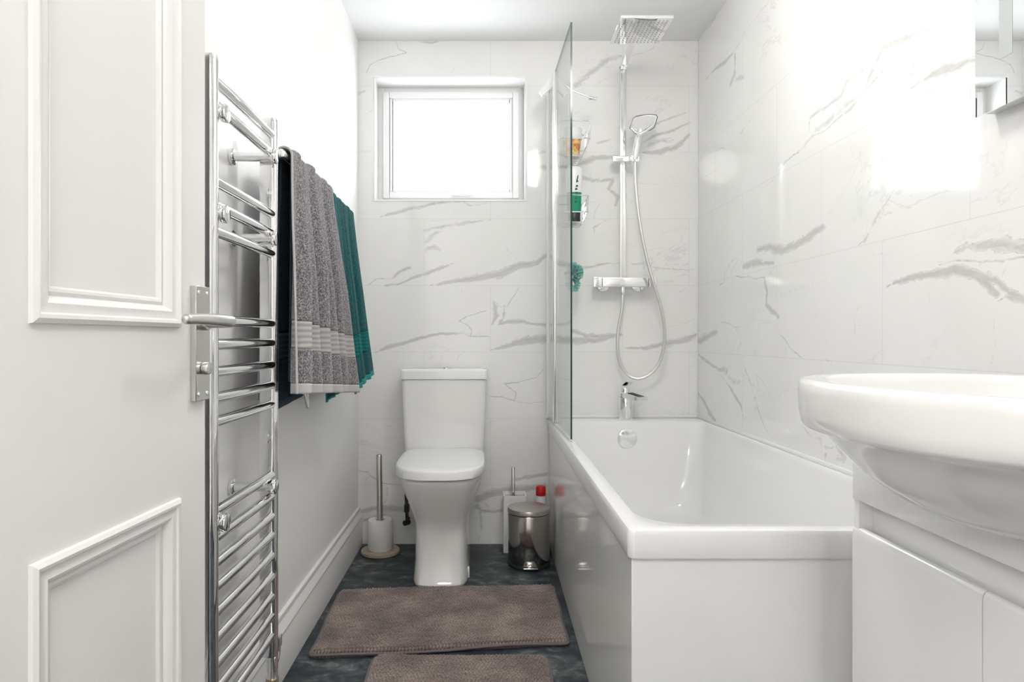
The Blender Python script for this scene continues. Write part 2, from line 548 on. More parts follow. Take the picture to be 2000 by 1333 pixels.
# ------------------------------------------------------------------ veins
BACK_VEINS = [  # (strength, [(px, py, width px)...])
    (.8, [(775, 82, 1.5), (780, 98, 1.5), (795, 103, 1.5), (776, 109, 1.5), (745, 115, 1.5), (722, 125, 1.5), (715, 142, 1.5)]),
    (.7, [(788, 81, 2), (840, 84, 4), (890, 81, 2)]),
    (.45, [(700, 184, 6), (726, 173, 6)]), (.45, [(700, 229, 3), (724, 216, 4)]), (.5, [(880, 146, 1.5), (887, 134, 1.5), (890, 146, 1.5)]),
    (.75, [(742, 426, 2), (770, 418, 6), (808, 408, 5), (850, 398, 4), (885, 395, 3), (910, 395, 2), (920, 402, 2), (955, 398, 1.5)]),
    (.55, [(828, 449, 6), (870, 440, 5), (915, 432, 5), (960, 430, 2)]), (.5, [(830, 470, 8), (850, 455, 5), (872, 449, 3)]),
    (.5, [(831, 488, 8), (845, 480, 10), (862, 488, 3)]), (.5, [(829, 432, 2), (862, 431, 1.5)]),
    (.75, [(720, 556, 1.5), (735, 545, 2), (765, 543, 3), (780, 530, 5), (800, 522, 4)]),
    (.75, [(755, 556, 4), (783, 552, 4), (810, 540, 4), (830, 534, 5), (860, 522, 6), (885, 512, 2)]),
    (.45, [(728, 550, 1.5), (742, 530, 1.5), (760, 520, 1.5)]),
    (.95, [(838, 557, 2), (880, 549, 6), (930, 542, 10), (975, 535, 11), (1010, 518, 10), (1045, 513, 7), (1070, 494, 4)]),
    (.6, [(988, 483, 2), (994, 492, 2), (1002, 500, 2), (1012, 510, 2)]),
    (.9, [(735, 688, 2), (758, 678, 6), (790, 672, 5), (820, 662, 5), (860, 654, 4), (905, 653, 3), (920, 660, 2.5), (957, 658, 1.5)]),
    (.8, [(920, 658, 2), (923, 647, 2), (915, 637, 2), (898, 630, 2), (910, 622, 1.5), (950, 610, 1.5)]),
    (.5, [(899, 562, 2), (900, 580, 2)]), (.4, [(826, 616, 1.5), (845, 611, 1.5)]), (.4, [(830, 691, 2), (835, 691, 2)]),
    (.8, [(961, 588, 2), (966, 600, 6), (970, 620, 8), (963, 635, 5)]), (.7, [(985, 600, 5), (984, 622, 5), (978, 632, 4)]),
    (.7, [(962, 587, 2), (985, 608, 3), (1000, 585, 2), (1008, 572, 2.5), (1012, 560, 1.5)]), (.5, [(990, 602, 1.5), (1045, 594, 1.2)]),
    (.8, [(972, 637, 3), (995, 630, 6), (1025, 630, 6), (1040, 634, 4), (1070, 635, 6), (1110, 636, 3)]),
    (.95, [(960, 685, 2), (1000, 675, 8), (1035, 665, 11), (1080, 663, 11), (1118, 668, 10), (1160, 667, 9), (1212, 656, 4)]),
    (.85, [(1118, 648, 6), (1145, 658, 7), (1180, 658, 6), (1215, 655, 4)]),
    (.8, [(1222, 683, 3), (1262, 680, 5), (1300, 672, 9), (1335, 668, 9), (1362, 655, 8)]),
    (.75, [(1070, 512, 3), (1145, 520, 5), (1175, 514, 4), (1205, 513, 3), (1255, 515, 3), (1280, 526, 2), (1352, 528, 1.5)]),
    (.65, [(1119, 168, 8), (1154, 143, 9), (1180, 124, 8), (1212, 112, 5)]), (.6, [(1200, 118, 1.5), (1250, 107, 2), (1275, 97, 2), (1279, 88, 2)]),
    (.5, [(1130, 108, 1.5), (1165, 88, 2)]), (.55, [(1325, 115, 1.5), (1345, 107, 2.5)]),
    (.5, [(1120, 178, 1.5), (1175, 200, 1.5), (1205, 190, 1.5)]), (.5, [(1122, 222, 1.5), (1135, 212, 1.5), (1150, 214, 1)]),
    (.8, [(1032, 326, 6), (1080, 330, 8), (1119, 326, 9), (1157, 310, 10), (1209, 304, 4)]), (.6, [(1030, 308, 6), (1060, 295, 5)]),
    (.7, [(1164, 278, 4), (1200, 268, 3), (1226, 260, 3), (1281, 240, 4), (1337, 219, 3)]),
    (.8, [(1237, 290, 2), (1281, 262, 4), (1310, 253, 4), (1347, 237, 3)]), (.9, [(1255, 298, 3), (1290, 296, 9), (1320, 288, 8), (1345, 262, 5)]),
    (.5, [(1270, 280, 8), (1310, 270, 9)]), (.7, [(1120, 348, 4), (1160, 354, 7), (1200, 352, 5)]),
    (.7, [(1200, 352, 6), (1190, 370, 5), (1210, 385, 6), (1205, 402, 4)]), (.6, [(1180, 390, 3), (1165, 408, 2), (1160, 425, 2)]),
    (.5, [(1140, 400, 1.5), (1175, 390, 1.5)]), (.55, [(1228, 355, 3), (1260, 358, 2), (1285, 360, 1)]),
    (.5, [(1228, 400, 1.2), (1254, 383, 1.5), (1299, 372, 1.2), (1344, 355, 1.2)]),
    (.55, [(1250, 497, 1.2), (1282, 485, 1.5), (1305, 486, 1.2), (1330, 470, 1.5), (1332, 452, 1.2)]), (.6, [(1268, 500, 2), (1273, 512, 2), (1268, 525, 2)]),
    (.55, [(1325, 570, 2), (1342, 562, 1.5)]), (.55, [(1310, 640, 1.2), (1335, 632, 2), (1360, 622, 1.5)]),
    (.55, [(1165, 460, 3), (1160, 445, 4), (1185, 430, 2)]),
    (.85, [(955, 773, 1.5), (975, 773, 2), (988, 776, 2), (1003, 781, 2.5), (1006, 765, 2), (994, 755, 2), (984, 748, 2.5), (1010, 746, 1.5), (1050, 735, 1.2), (1064, 720, 1.2)]),
    (.75, [(1003, 782, 2), (1030, 786, 1.5), (1068, 785, 1.2)]), (.5, [(954, 824, 1.5), (975, 818, 2), (998, 814, 1.2)]),
    (.6, [(895, 712, 3), (893, 700, 2), (905, 690, 3)]), (.45, [(745, 833, 2), (785, 833, 1.5)]), (.5, [(702, 867, 2.5), (735, 856, 1.5), (785, 855, 2)]),
    (.9, [(701, 921, 1.5), (718, 925, 2.5), (733, 937, 2.5), (750, 946, 2), (780, 949, 1.5)]), (.7, [(714, 947, 1.5), (716, 936, 2), (726, 932, 1.5)]),
    (.95, [(706, 999, 6), (735, 994, 8), (765, 993, 9), (795, 997, 6)]), (.8, [(706, 1017, 4), (730, 1010, 4), (752, 1005, 3)]), (.6, [(755, 955, 4), (757, 970, 4), (752, 985, 3)]),
    (1., [(935, 975, 10), (955, 967, 11), (985, 962, 11), (1020, 958, 9), (1065, 950, 8)]),
    (.8, [(932, 990, 8), (945, 997, 5), (965, 1000, 4), (984, 998, 4)]), (.7, [(948, 975, 3), (952, 988, 3), (968, 996, 3)]),
    (.6, [(940, 998, 5), (942, 1020, 4), (940, 1040, 3), (935, 1058, 2)]), (.8, [(1003, 942, 3), (1025, 935, 5), (1067, 928, 6)]), (.6, [(1040, 920, 2), (1055, 930, 3)]),
    (.5, [(1020, 850, 1.2), (1055, 880, 1.2)]),
]
C3 = lambda x, y: (1360 + x / 3.03, y / 3.03)
C4 = lambda x, y: (1360 + x / 2.898, 440 + y / 2.898)


def cv(f, s, pts):
    return (s, [(*f(a, b), wd) for a, b, wd in pts])


RIGHT_VEINS = [
    cv(C3, .85, [(58, 462, 2), (100, 420, 4), (160, 375, 6), (215, 315, 4), (255, 260, 2), (285, 195, 1.5)]),
    cv(C3, .7, [(225, 320, 5), (228, 380, 7), (225, 440, 8), (200, 500, 8)]), cv(C3, .55, [(235, 465, 10), (275, 465, 10)]),
    cv(C3, .6, [(350, 110, 2), (380, 55, 2), (418, 25, 2.5), (430, -10, 2)]), cv(C3, .5, [(30, 240, 3), (100, 120, 4), (170, 20, 3)]),
    cv(C3, .55, [(690, 112, 2), (725, 90, 2.5), (752, 35, 1.5)]), cv(C3, .6, [(778, 218, 3), (765, 165, 2.5), (785, 90, 2), (812, 20, 1.5)]),
    cv(C3, .4, [(850, 170, 3), (960, 60, 2)]), cv(C3, .5, [(438, 402, 1.5), (520, 330, 1.5), (602, 235, 1.5)]), cv(C3, .5, [(520, 380, 1.5), (640, 300, 2)]),
    cv(C3, .5, [(510, 520, 2), (545, 480, 2), (560, 435, 2)]), cv(C3, .4, [(350, 250, 3), (365, 235, 3)]),
    cv(C3, .85, [(490, 1010, 2), (520, 965, 2.5), (600, 905, 4), (680, 820, 5), (760, 775, 4), (850, 690, 4), (920, 635, 6), (1000, 545, 5), (1060, 470, 4), (1112, 408, 3)]),
    cv(C3, .6, [(660, 800, 3), (670, 700, 5), (760, 640, 9), (850, 570, 9), (900, 470, 12), (990, 400, 10)]),
    cv(C3, .75, [(1005, 510, 3), (1040, 420, 12), (1085, 320, 11), (1116, 262, 10)]), cv(C3, .5, [(700, 780, 10), (780, 720, 12), (880, 620, 10), (960, 560, 8)]),
    cv(C3, .75, [(1118, 268, 13), (1180, 250, 17), (1260, 220, 15), (1330, 180, 5), (1385, 178, 4)]),
    cv(C3, .6, [(1235, 240, 8), (1250, 300, 3), (1225, 380, 6), (1200, 450, 5), (1150, 580, 4)]), cv(C3, .7, [(1320, 210, 5), (1305, 300, 6), (1290, 400, 5), (1275, 510, 2)]),
    cv(C3, .45, [(1260, 330, 8), (1262, 380, 8)]), cv(C3, .5, [(1350, 210, 4), (1375, 180, 5)]),
    cv(C3, .9, [(1282, 515, 2), (1340, 480, 4), (1400, 440, 12), (1470, 410, 13), (1560, 385, 11), (1640, 360, 11), (1900, 300, 8)]),
    cv(C3, .6, [(120, 902, 2), (150, 875, 2.5), (180, 880, 3), (240, 820, 3.5), (310, 720, 4), (375, 640, 4), (405, 575, 2)]),
    cv(C3, .5, [(15, 728, 3), (70, 715, 3), (110, 680, 2)]), cv(C3, .6, [(10, 1000, 3), (30, 1055, 3), (70, 1040, 2), (120, 1005, 1.5)]),
    cv(C3, .55, [(155, 880, 2), (185, 945, 2)]), cv(C3, .55, [(342, 1212, 1.5), (392, 1120, 2), (490, 1030, 1.5), (485, 960, 1)]),
    cv(C3, .35, [(185, 1285, 2), (240, 1200, 2)]), cv(C3, .5, [(535, 1050, 1.5), (540, 1180, 1.5), (565, 1250, 1.2)]),
    cv(C3, .8, [(1045, 1335, 6), (1080, 1270, 6), (1120, 1210, 3), (1180, 1120, 2.5), (1250, 1040, 1.5)]), cv(C3, .5, [(1225, 1200, 3), (1250, 1180, 2), (1290, 1145, 1.5)]),
    cv(C4, .8, [(920, 110, 2), (960, 85, 6), (990, 30, 5), (1015, -10, 4)]),
    cv(C4, .8, [(270, 235, 9), (340, 215, 12), (440, 210, 5)]), cv(C4, .8, [(350, 140, 9), (420, 120, 12), (490, 140, 14), (560, 110, 14), (640, 60, 14), (710, 15, 11)]),
    cv(C4, .9, [(225, 292, 1.5), (290, 290, 4), (340, 312, 4), (388, 293, 3)]), cv(C4, .75, [(390, 300, 6), (405, 380, 8), (400, 450, 9), (430, 480, 10), (462, 520, 7)]),
    cv(C4, .8, [(130, 340, 2), (155, 330, 3), (155, 280, 2), (190, 225, 2.5), (222, 185, 1.5)]), cv(C4, .7, [(190, 290, 2), (220, 235, 3), (235, 200, 2)]), cv(C4, .7, [(235, 265, 2), (262, 195, 2)]),
    cv(C4, .8, [(15, 655, 11), (60, 635, 11), (112, 600, 9)]), cv(C4, .7, [(15, 738, 4), (70, 780, 7), (130, 815, 6), (170, 830, 9)]),
    cv(C4, .75, [(140, 850, 2), (180, 905, 4), (225, 970, 6), (255, 1020, 6), (268, 1095, 2)]), cv(C4, .45, [(170, 840, 12), (210, 890, 12), (250, 880, 6)]),
    cv(C4, .8, [(12, 950, 4), (45, 1010, 8), (70, 1060, 10), (105, 1110, 7)]),
    cv(C4, .8, [(273, 800, 2), (300, 880, 3), (335, 990, 4), (350, 1050, 2), (408, 1185, 1.5)]),
    cv(C4, .65, [(335, 985, 2), (350, 920, 2), (338, 855, 2), (380, 890, 1.5), (420, 975, 1.5), (455, 1000, 1.5), (480, 950, 1.5), (560, 930, 2)]),
    cv(C4, .7, [(138, 545, 2), (180, 555, 2.5), (210, 580, 3), (272, 580, 1.5)]), cv(C4, .6, [(210, 570, 2), (245, 620, 2)]), cv(C4, .5, [(142, 500, 1.2), (148, 545, 1.2)]),
    cv(C4, .8, [(468, 622, 2), (505, 660, 3), (530, 700, 4), (600, 745, 2)]), cv(C4, .7, [(505, 672, 1.5), (500, 740, 1.5)]), cv(C4, .7, [(735, 767, 3), (765, 775, 2), (770, 800, 1)]),
    cv(C4, .9, [(1072, 360, 1.5), (1110, 330, 6), (1170, 308, 12), (1250, 290, 14), (1350, 275, 16), (1450, 265, 17), (1560, 280, 16), (1640, 320, 15), (1700, 380, 14)]),
    cv(C4, .7, [(1465, 150, 12), (1520, 120, 14), (1620, 105, 18), (1720, 110, 20), (1860, 120, 20)]), cv(C4, .7, [(1380, 225, 2.5), (1470, 212, 5), (1600, 205, 6), (1740, 185, 6), (1860, 170, 6)]),
    cv(C4, .8, [(1580, 285, 12), (1680, 290, 14), (1740, 330, 14), (1800, 380, 15), (1860, 415, 14)]), cv(C4, .8, [(1700, 425, 3), (1750, 390, 8), (1800, 400, 10)]),
    cv(C4, .6, [(1725, 280, 6), (1740, 240, 4), (1770, 200, 3)]), cv(C4, .5, [(1590, 240, 4), (1600, 205, 4)]),
    cv(C4, .5, [(1690, 430, 1.5), (1682, 560, 2), (1695, 680, 1.5), (1660, 800, 1.5)]), cv(C4, .4, [(1320, 380, 4), (1315, 440, 5)]),
    cv(C4, .5, [(470, 412, 2), (520, 385, 1.5), (600, 350, 2), (720, 315, 2), (782, 285, 1.5)]), cv(C4, .45, [(885, 185, 3), (960, 180, 1.5), (1065, 172, 1.5)]),
    cv(C4, .5, [(885, 568, 1.5), (940, 570, 1.5)]), cv(C4, .6, [(897, 610, 2.5), (895, 560, 1.5), (905, 490, 1.2), (940, 450, 1)]), cv(C4, .5, [(1030, 590, 3), (1065, 600, 1.5)]),
    cv(C4, .7, [(600, 1140, 1.5), (640, 1185, 4), (700, 1215, 5), (715, 1255, 2)]), cv(C4, .6, [(700, 1200, 4), (740, 1270, 6), (800, 1260, 5), (850, 1320, 8)]), cv(C4, .6, [(730, 1333, 9), (745, 1270, 3), (770, 1240, 2)]),
    cv(C4, .6, [(840, 1325, 9), (800, 1330, 8)]), cv(C4, .4, [(1325, 170, 1.5), (1345, 210, 1.5), (1400, 205, 1)]), cv(C4, .4, [(1195, 125, 1), (1250, 165, 1)]),
    cv(C4, .4, [(15, 335, 2), (100, 300, 2), (180, 300, 2)]),
]


def to_back(p):
    return ((p[0] - 944) * PX, CAMZ - (p[1] - 660) * PX, max(p[2] * PX, 0.0018))


def to_right(p):
    Z = XR * 1280 / (p[0] - 944)
    return (Z, CAMZ - (p[1] - 660) * Z / 1280, max(p[2] * Z / 1280, 0.0018))


def tile_wall(name, axis, fixed, A, B, veins, proj, mat, holes=None, warp=0.004, wide=0.0085):
    """fine grid over A x B (metres); marble veins stored as attributes"""
    na, nb = len(A), len(B)
    AA, BB = np.meshgrid(A, B)  # nb x na
    rs = np.random.RandomState(5 + axis)
    wa = np.zeros_like(AA)
    wb = np.zeros_like(AA)
    for k, amp in ((9, 1.0), (23, 0.7), (51, 0.45), (120, 0.28), (260, 0.15)):
        for q in range(3):
            th = rs.rand() * 6.28
            ph = rs.rand(2) * 6.28
            u = (AA * math.cos(th) + BB * math.sin(th)) * k
            wa += amp * np.sin(u + ph[0]) * 0.45
            wb += amp * np.sin(u * 1.1 + ph[1]) * 0.45
    WA = AA + wa * warp
    WB = BB + wb * warp
    vein = np.zeros_like(AA)
    band = np.zeros_like(AA)
    for s, pl in veins:
        pts = [proj(p) for p in pl]
        for (a1, b1, w1), (a2, b2, w2) in zip(pts[:-1], pts[1:]):
            m = max(w1, w2) * 1.6 + warp * 3 + 0.006
            i0, i1 = np.searchsorted(A, [min(a1, a2) - m, max(a1, a2) + m])
            j0, j1 = np.searchsorted(B, [min(b1, b2) - m, max(b1, b2) + m])
            if i1 <= i0 or j1 <= j0:
                continue
            xa = WA[j0:j1, i0:i1] - a1
            xb = WB[j0:j1, i0:i1] - b1
            da, db = a2 - a1, b2 - b1
            ll = da * da + db * db + 1e-9
            t = np.clip((xa * da + xb * db) / ll, 0, 1)
            d = np.hypot(xa - t * da, xb - t * db)
            wl = w1 + (w2 - w1) * t
            is_band = np.clip((wl - 0.0055) / 0.003, 0, 1)
            pb = s * np.clip(1.15 - d / (wl * 0.95), 0, 1)
            pv = s * np.clip(1.0 - d / (np.maximum(wl, 0.0025) * 0.75 + 0.0012), 0, 1)
            sub = (slice(j0, j1), slice(i0, i1))
            band[sub] = np.maximum(band[sub], pb * is_band)
            vein[sub] = np.maximum(vein[sub], pv * (1 - is_band))
    co = np.zeros((nb * na, 3), 'f')
    if axis == 0:
        co[:, 0] = AA.ravel()
        co[:, 1] = fixed
    else:
        co[:, 1] = AA.ravel()
        co[:, 0] = fixed
    co[:, 2] = BB.ravel()
    I, J = np.meshgrid(np.arange(na - 1), np.arange(nb - 1))
    I = I.ravel()
    J = J.ravel()
    if holes:
        ca = (A[I] + A[I + 1]) / 2
        cb = (B[J] + B[J + 1]) / 2
        keep = np.ones(len(I), bool)
        for (a0, a1, b0, b1) in holes:
            keep &= ~((ca > a0) & (ca < a1) & (cb > b0) & (cb < b1))
        I, J = I[keep], J[keep]
    v0 = J * na + I
    if axis == 0:
        quads = np.stack([v0, v0 + 1, v0 + 1 + na, v0 + na], 1)   # normal -Y
    else:
        quads = np.stack([v0, v0 + na, v0 + 1 + na, v0 + 1], 1)   # normal -X
    me = bpy.data.meshes.new(name)
    me.vertices.add(len(co))
    me.vertices.foreach_set('co', co.ravel())
    nf = len(quads)
    me.loops.add(nf * 4)
    me.loops.foreach_set('vertex_index', quads.ravel().astype('i'))
    me.polygons.add(nf)
    me.polygons.foreach_set('loop_start', np.arange(0, nf * 4, 4, dtype='i'))
    me.polygons.foreach_set('loop_total', np.full(nf, 4, dtype='i'))
    me.update(calc_edges=True)
    for nm, arr in (('vein', vein), ('band', band)):
        at_ = me.attributes.new(nm, 'FLOAT', 'POINT')
        at_.data.foreach_set('value', arr.ravel().astype('f'))
    me.materials.append(mat)
    o = bpy.data.objects.new(name, me)
    COL.objects.link(o)
    return tag(o, kind='structure')


def seg(*vals, step=0.0032):
    out = []
    for a, b in zip(vals[:-1], vals[1:]):
        n = max(1, int(round((b - a) / step)))
        out.append(np.linspace(a, b, n, endpoint=False))
    out.append(np.array([vals[-1]]))
    return np.concatenate(out)


# ------------------------------------------------------------------ structure
tile_wall('wall_back', 0, YB, seg(XL - 0.02, WX0, WX1, XR + 0.02), seg(-0.01, WZ0, WZ1, ZC + 0.02), BACK_VEINS, to_back, M_TILE_B,
          holes=[(WX0, WX1, WZ0, WZ1)])
tile_wall('wall_right', 1, XR, np.concatenate([np.linspace(YF, 1.1, 20, endpoint=False), seg(1.1, YB + 0.01)]), seg(-0.01, 0.5, ZC + 0.02), RIGHT_VEINS, to_right, M_TILE_R)


def sbox(name, lo, hi, mat, bevel=0.0, kind='structure'):
    bm = bmesh.new()
    box(bm, lo, hi, bevel)
    o = finish(bm, name, mat)
    return tag(o, kind=kind)


# outer leaf of the back wall around the window (its thickness)
bm = bmesh.new()
T = 0.26
box(bm, (XL - 0.1, YB + 0.004, -0.05), (WX0, YB + T, ZC + 0.1))
box(bm, (WX1, YB + 0.004, -0.05), (XR + 0.1, YB + T, ZC + 0.1))
box(bm, (WX0, YB + 0.004, -0.05), (WX1, YB + T, WZ0))
box(bm, (WX0, YB + 0.004, WZ1), (WX1, YB + T, ZC + 0.1))
tag(finish(bm, 'wall_outer', M_PAINT), kind='structure')
sbox('wall_left', (XL - 0.1, YF - 0.12, -0.05), (XL, YB + 0.004, ZC + 0.05), M_PAINT)
sbox('ceiling', (XL - 0.1, YF - 0.12, ZC), (XR + 0.1, YB + 0.004, ZC + 0.06), M_CEIL)
sbox('floor', (XL, YF - 0.06, -0.05), (XR, YB, 0.0), M_FLOOR)
sbox('floor_hall', (-1.6, -1.7, -0.05), (1.9, YF - 0.06, 0.0), M_HALLFLOOR)
bm = bmesh.new()
box(bm, (XL, YF - 0.12, 0), (-0.50, YF, ZC))
box(bm, (0.32, YF - 0.12, 0), (XR + 0.1, YF, ZC))
box(bm, (-0.50, YF - 0.12, 2.05), (0.32, YF, ZC))
tag(finish(bm, 'wall_front', M_PAINT), kind='structure')
bm = bmesh.new()
box(bm, (1.8, -1.6, 0), (1.9, YF - 0.12, ZC))
box(bm, (-1.6, -1.6, 0), (-1.5, YF - 0.12, ZC))
box(bm, (-1.6, -1.7, 0), (1.9, -1.6, ZC))
box(bm, (XR, YF - 0.12, 0), (1.9, YF - 0.02, ZC))
box(bm, (-1.6, YF - 0.12, 0), (XL, YF - 0.02, ZC))
tag(finish(bm, 'wall_hall', M_PAINT), kind='structure')
sbox('ceiling_hall', (-1.6, -1.7, ZC), (1.9, YF - 0.12, ZC + 0.06), M_CEIL)
sbox('wall_outside', (XR + 0.002, YF, -0.05), (XR + 0.1, YB + 0.004, ZC + 0.05), M_PAINT)

# tall ogee skirting on the left wall
bm = bmesh.new()
prof = [(0.0, 0.0), (0.020, 0.0), (0.020, 0.112), (0.0175, 0.119), (0.0175, 0.124), (0.0205, 0.130), (0.018, 0.138), (0.012, 0.146), (0.0085, 0.155), (0.0105, 0.162), (0.009, 0.170), (0.0, 0.173)]
rings = [[(XL + px_, y, pz_) for px_, pz_ in prof] for y in (YF, YB)]
loft(bm, rings)
tag(finish(bm, 'baseboard_left', M_GLOSSW, smooth=35), kind='structure')

# sealant and trims
bm = bmesh.new()
box(bm, (0.286, YB - 0.007, 0.578), (XR, YB, 0.590), 0.002)
tag(finish(bm, 'trim_1', M_SEAL), kind='structure')
bm = bmesh.new()
box(bm, (XR - 0.007, 1.25, 0.578), (XR, YB - 0.006, 0.590), 0.002)
tag(finish(bm, 'trim_2', M_SEAL), kind='structure')
bm = bmesh.new()
box(bm, (XR - 0.006, YB - 0.006, 0.590), (XR, YB, ZC), 0.002)
tag(finish(bm, 'trim_3', M_SEAL), kind='structure')

# window: tile trim around the opening, white reveal, frame, sash, pane
win = thing('window_1', None, None, ((WX0 + WX1) / 2, YB, WZ0), kind='structure')
RD = 0.125


def frame(bm, x0, x1, z0, z1, wdt, y0, y1, bev=0.002, bot=None):
    bot = wdt if bot is None else bot
    box(bm, (x0, y0, z0), (x0 + wdt, y1, z1), bev)
    box(bm, (x1 - wdt, y0, z0), (x1, y1, z1), bev)
    box(bm, (x0 + wdt, y0, z1 - wdt), (x1 - wdt, y1, z1), bev)
    box(bm, (x0 + wdt, y0, z0), (x1 - wdt, y1, z0 + bot), bev)


bm = bmesh.new()
frame(bm, WX0 - 0.004, WX1 + 0.004, WZ0 - 0.004, WZ1 + 0.004, 0.008, YB - 0.003, YB + 0.006, 0.001)
finish(bm, 'edge_trim', M_UPVC, win)
bm = bmesh.new()
frame(bm, WX0, WX1, WZ0, WZ1, 0.004, YB + 0.004, YB + RD + 0.1, 0.0)
finish(bm, 'reveal', M_SEAL, win)
bm = bmesh.new()
frame(bm, WX0 + 0.003, WX1 - 0.003, WZ0 + 0.003, WZ1 - 0.003, 0.030, YB + RD, YB + RD + 0.06, 0.003, bot=0.042)
finish(bm, 'window_frame', M_UPVC, win)
sx0, sx1, sz0, sz1 = WX0 + 0.028, WX1 - 0.028, WZ0 + 0.034, WZ1 - 0.028
bm = bmesh.new()
frame(bm, sx0, sx1, sz0, sz1, 0.030, YB + RD - 0.018, YB + RD + 0.035, 0.004)
frame(bm, sx0 + 0.026, sx1 - 0.026, sz0 + 0.026, sz1 - 0.026, 0.018, YB + RD - 0.010, YB + RD + 0.03, 0.006)
sash = finish(bm, 'sash', M_UPVC, win)
bm = bmesh.new()
box(bm, (sx0 + 0.035, YB + RD + 0.008, sz0 + 0.035), (sx1 - 0.035, YB + RD + 0.014, sz1 - 0.035))
finish(bm, 'pane', M_PANE, win)
bm = bmesh.new()
hx = D(887, 378, YB + RD).x
box(bm, (hx - 0.012, YB + RD - 0.024, sz0 + 0.006), (hx + 0.075, YB + RD - 0.017, sz0 + 0.022), 0.002)
box(bm, (hx - 0.006, YB + RD - 0.040, sz0 + 0.008), (hx + 0.012, YB + RD - 0.022, sz0 + 0.020), 0.003)
box(bm, (hx + 0.004, YB + RD - 0.040, sz0 + 0.010), (hx + 0.095, YB + RD - 0.032, sz0 + 0.019), 0.003)
finish(bm, 'window_handle', M_UPVC, win)

# ------------------------------------------------------------------ door
door = thing('door_1', None, None, (-0.499 + 0.0742 * 0.24, 0.24, 0.0), math.radians(90 - 4.243), kind='structure')
DW, DH, DT = 0.762, 2.02, 0.036
PAN = [(0.414, 0.684, 0.963, 1.86), (0.414, 0.684, 0.22, 0.715), (0.080, 0.350, 0.963, 1.86), (0.080, 0.350, 0.22, 0.715)]
bm = bmesh.new()
us = [0.0, 0.080, 0.350, 0.414, 0.684, DW]
zs = [0.008, 0.22, 0.715, 0.963, 1.86, DH]
for i in range(5):
    for j in range(5):
        rec = i in (1, 3) and j in (1, 3)
        y0 = 0.010 if rec else 0.0
        vs = [bm.verts.new((us[i + a], y0, zs[j + b])) for a, b in ((0, 0), (1, 0), (1, 1), (0, 1))]
        bm.faces.new(vs)
        vs = [bm.verts.new((us[i + a], DT, zs[j + b])) for a, b in ((0, 0), (1, 0), (1, 1), (0, 1))]
        bm.faces.new(vs)
        if rec:
            c = [(us[i], zs[j]), (us[i + 1], zs[j]), (us[i + 1], zs[j + 1]), (us[i], zs[j + 1])]
            for q in range(4):
                p, r_ = c[q], c[(q + 1) % 4]
                bm.faces.new([bm.verts.new(v) for v in ((p[0], 0, p[1]), (r_[0], 0, r_[1]), (r_[0], 0.010, r_[1]), (p[0], 0.010, p[1]))])
for (p, r_) in (((0, zs[0]), (DW, zs[0])), ((DW, zs[0]), (DW, DH)), ((DW, DH), (0, DH)), ((0, DH), (0, zs[0]))):
    bm.faces.new([bm.verts.new(v) for v in ((p[0], 0, p[1]), (r_[0], 0, r_[1]), (r_[0], DT, r_[1]), (p[0], DT, p[1]))])
finish(bm, 'door_leaf', M_GLOSSW, door, local=True, smooth=20)
for (u0, u1, z0, z1) in PAN:
    bm = bmesh.new()
    pr = [(-0.004, 0.0), (-0.003, -0.0045), (0.002, -0.007), (0.006, -0.0055), (0.008, -0.003), (0.012, -0.002), (0.018, -0.0035), (0.0215, -0.0015), (0.025, 0.003), (0.0265, 0.0075), (0.0305, 0.005), (0.034, 0.0062), (0.0365, 0.0101)]
    R = [[Vector((u0 + i, y, z0 + i)), Vector((u1 - i, y, z0 + i)), Vector((u1 - i, y, z1 - i)), Vector((u0 + i, y, z1 - i))] for i, y in pr]
    loft(bm, R, False, False)
    finish(bm, 'panel_moulding', M_GLOSSW, door, local=True, smooth=30)
# latch furniture: back plate, lever, screws, thumb turn
plz = CAMZ + (660 - 670) * 0.96 / 1280
pu0, pu1 = 0.762 - 0.043, 0.762 - 0.0025
pb0, pb1 = plz - 0.086, plz + 0.084
bm = bmesh.new()
box(bm, (pu0, -0.009, pb0), (pu1, 0.0, pb1), 0.0008, 1)
plate = finish(bm, 'back_plate', M_SATIN, door, local=True)
plate['label'] = 'rectangular satin metal back plate'
for u in (pu0 + 0.008, pu1 - 0.008):
    for z in (pb0 + 0.010, pb1 - 0.010):
        bm = bmesh.new()
        tube(bm, [(u, -0.0085, z), (u, -0.0100, z), (u, -0.0106, z)], [0.0032, 0.0030, 0.0015], 14)
        finish(bm, 'screw', M_CHROME, plate, local=True)
uc = (pu0 + pu1) / 2
bm = bmesh.new()
cyl(bm, (uc, -0.009, plz - 0.038), (uc, -0.020, plz - 0.038), 0.0095, 28, 0.002)
box(bm, (uc - 0.0085, -0.0212, plz - 0.0388), (uc + 0.0085, -0.0196, plz - 0.0372))
finish(bm, 'thumb_turn', M_SATIN, plate, local=True)
hz = CAMZ + (660 - 628) * 0.955 / 1280
bm = bmesh.new()
cyl(bm, (uc, -0.008, hz - 0.001), (uc, -0.018, hz - 0.001), 0.012, 28, 0.001)
pts = catmull([(uc, -0.012, hz), (uc + 0.001, -0.034, hz), (uc - 0.004, -0.050, hz), (uc - 0.020, -0.057, hz), (uc - 0.060, -0.056, hz + 0.001), (uc - 0.100, -0.052, hz + 0.001), (uc - 0.128, -0.050, hz)], 6)
k = len(pts)
rs = [0.0095 + 0.001 * math.sin(PI * i / (k - 1)) - 0.0030 * (i / (k - 1)) for i in range(k)]
rs[-1] *= 0.6
tube(bm, pts, rs, 20)
lev = finish(bm, 'door_handle', M_SATIN, door, local=True, smooth=60)

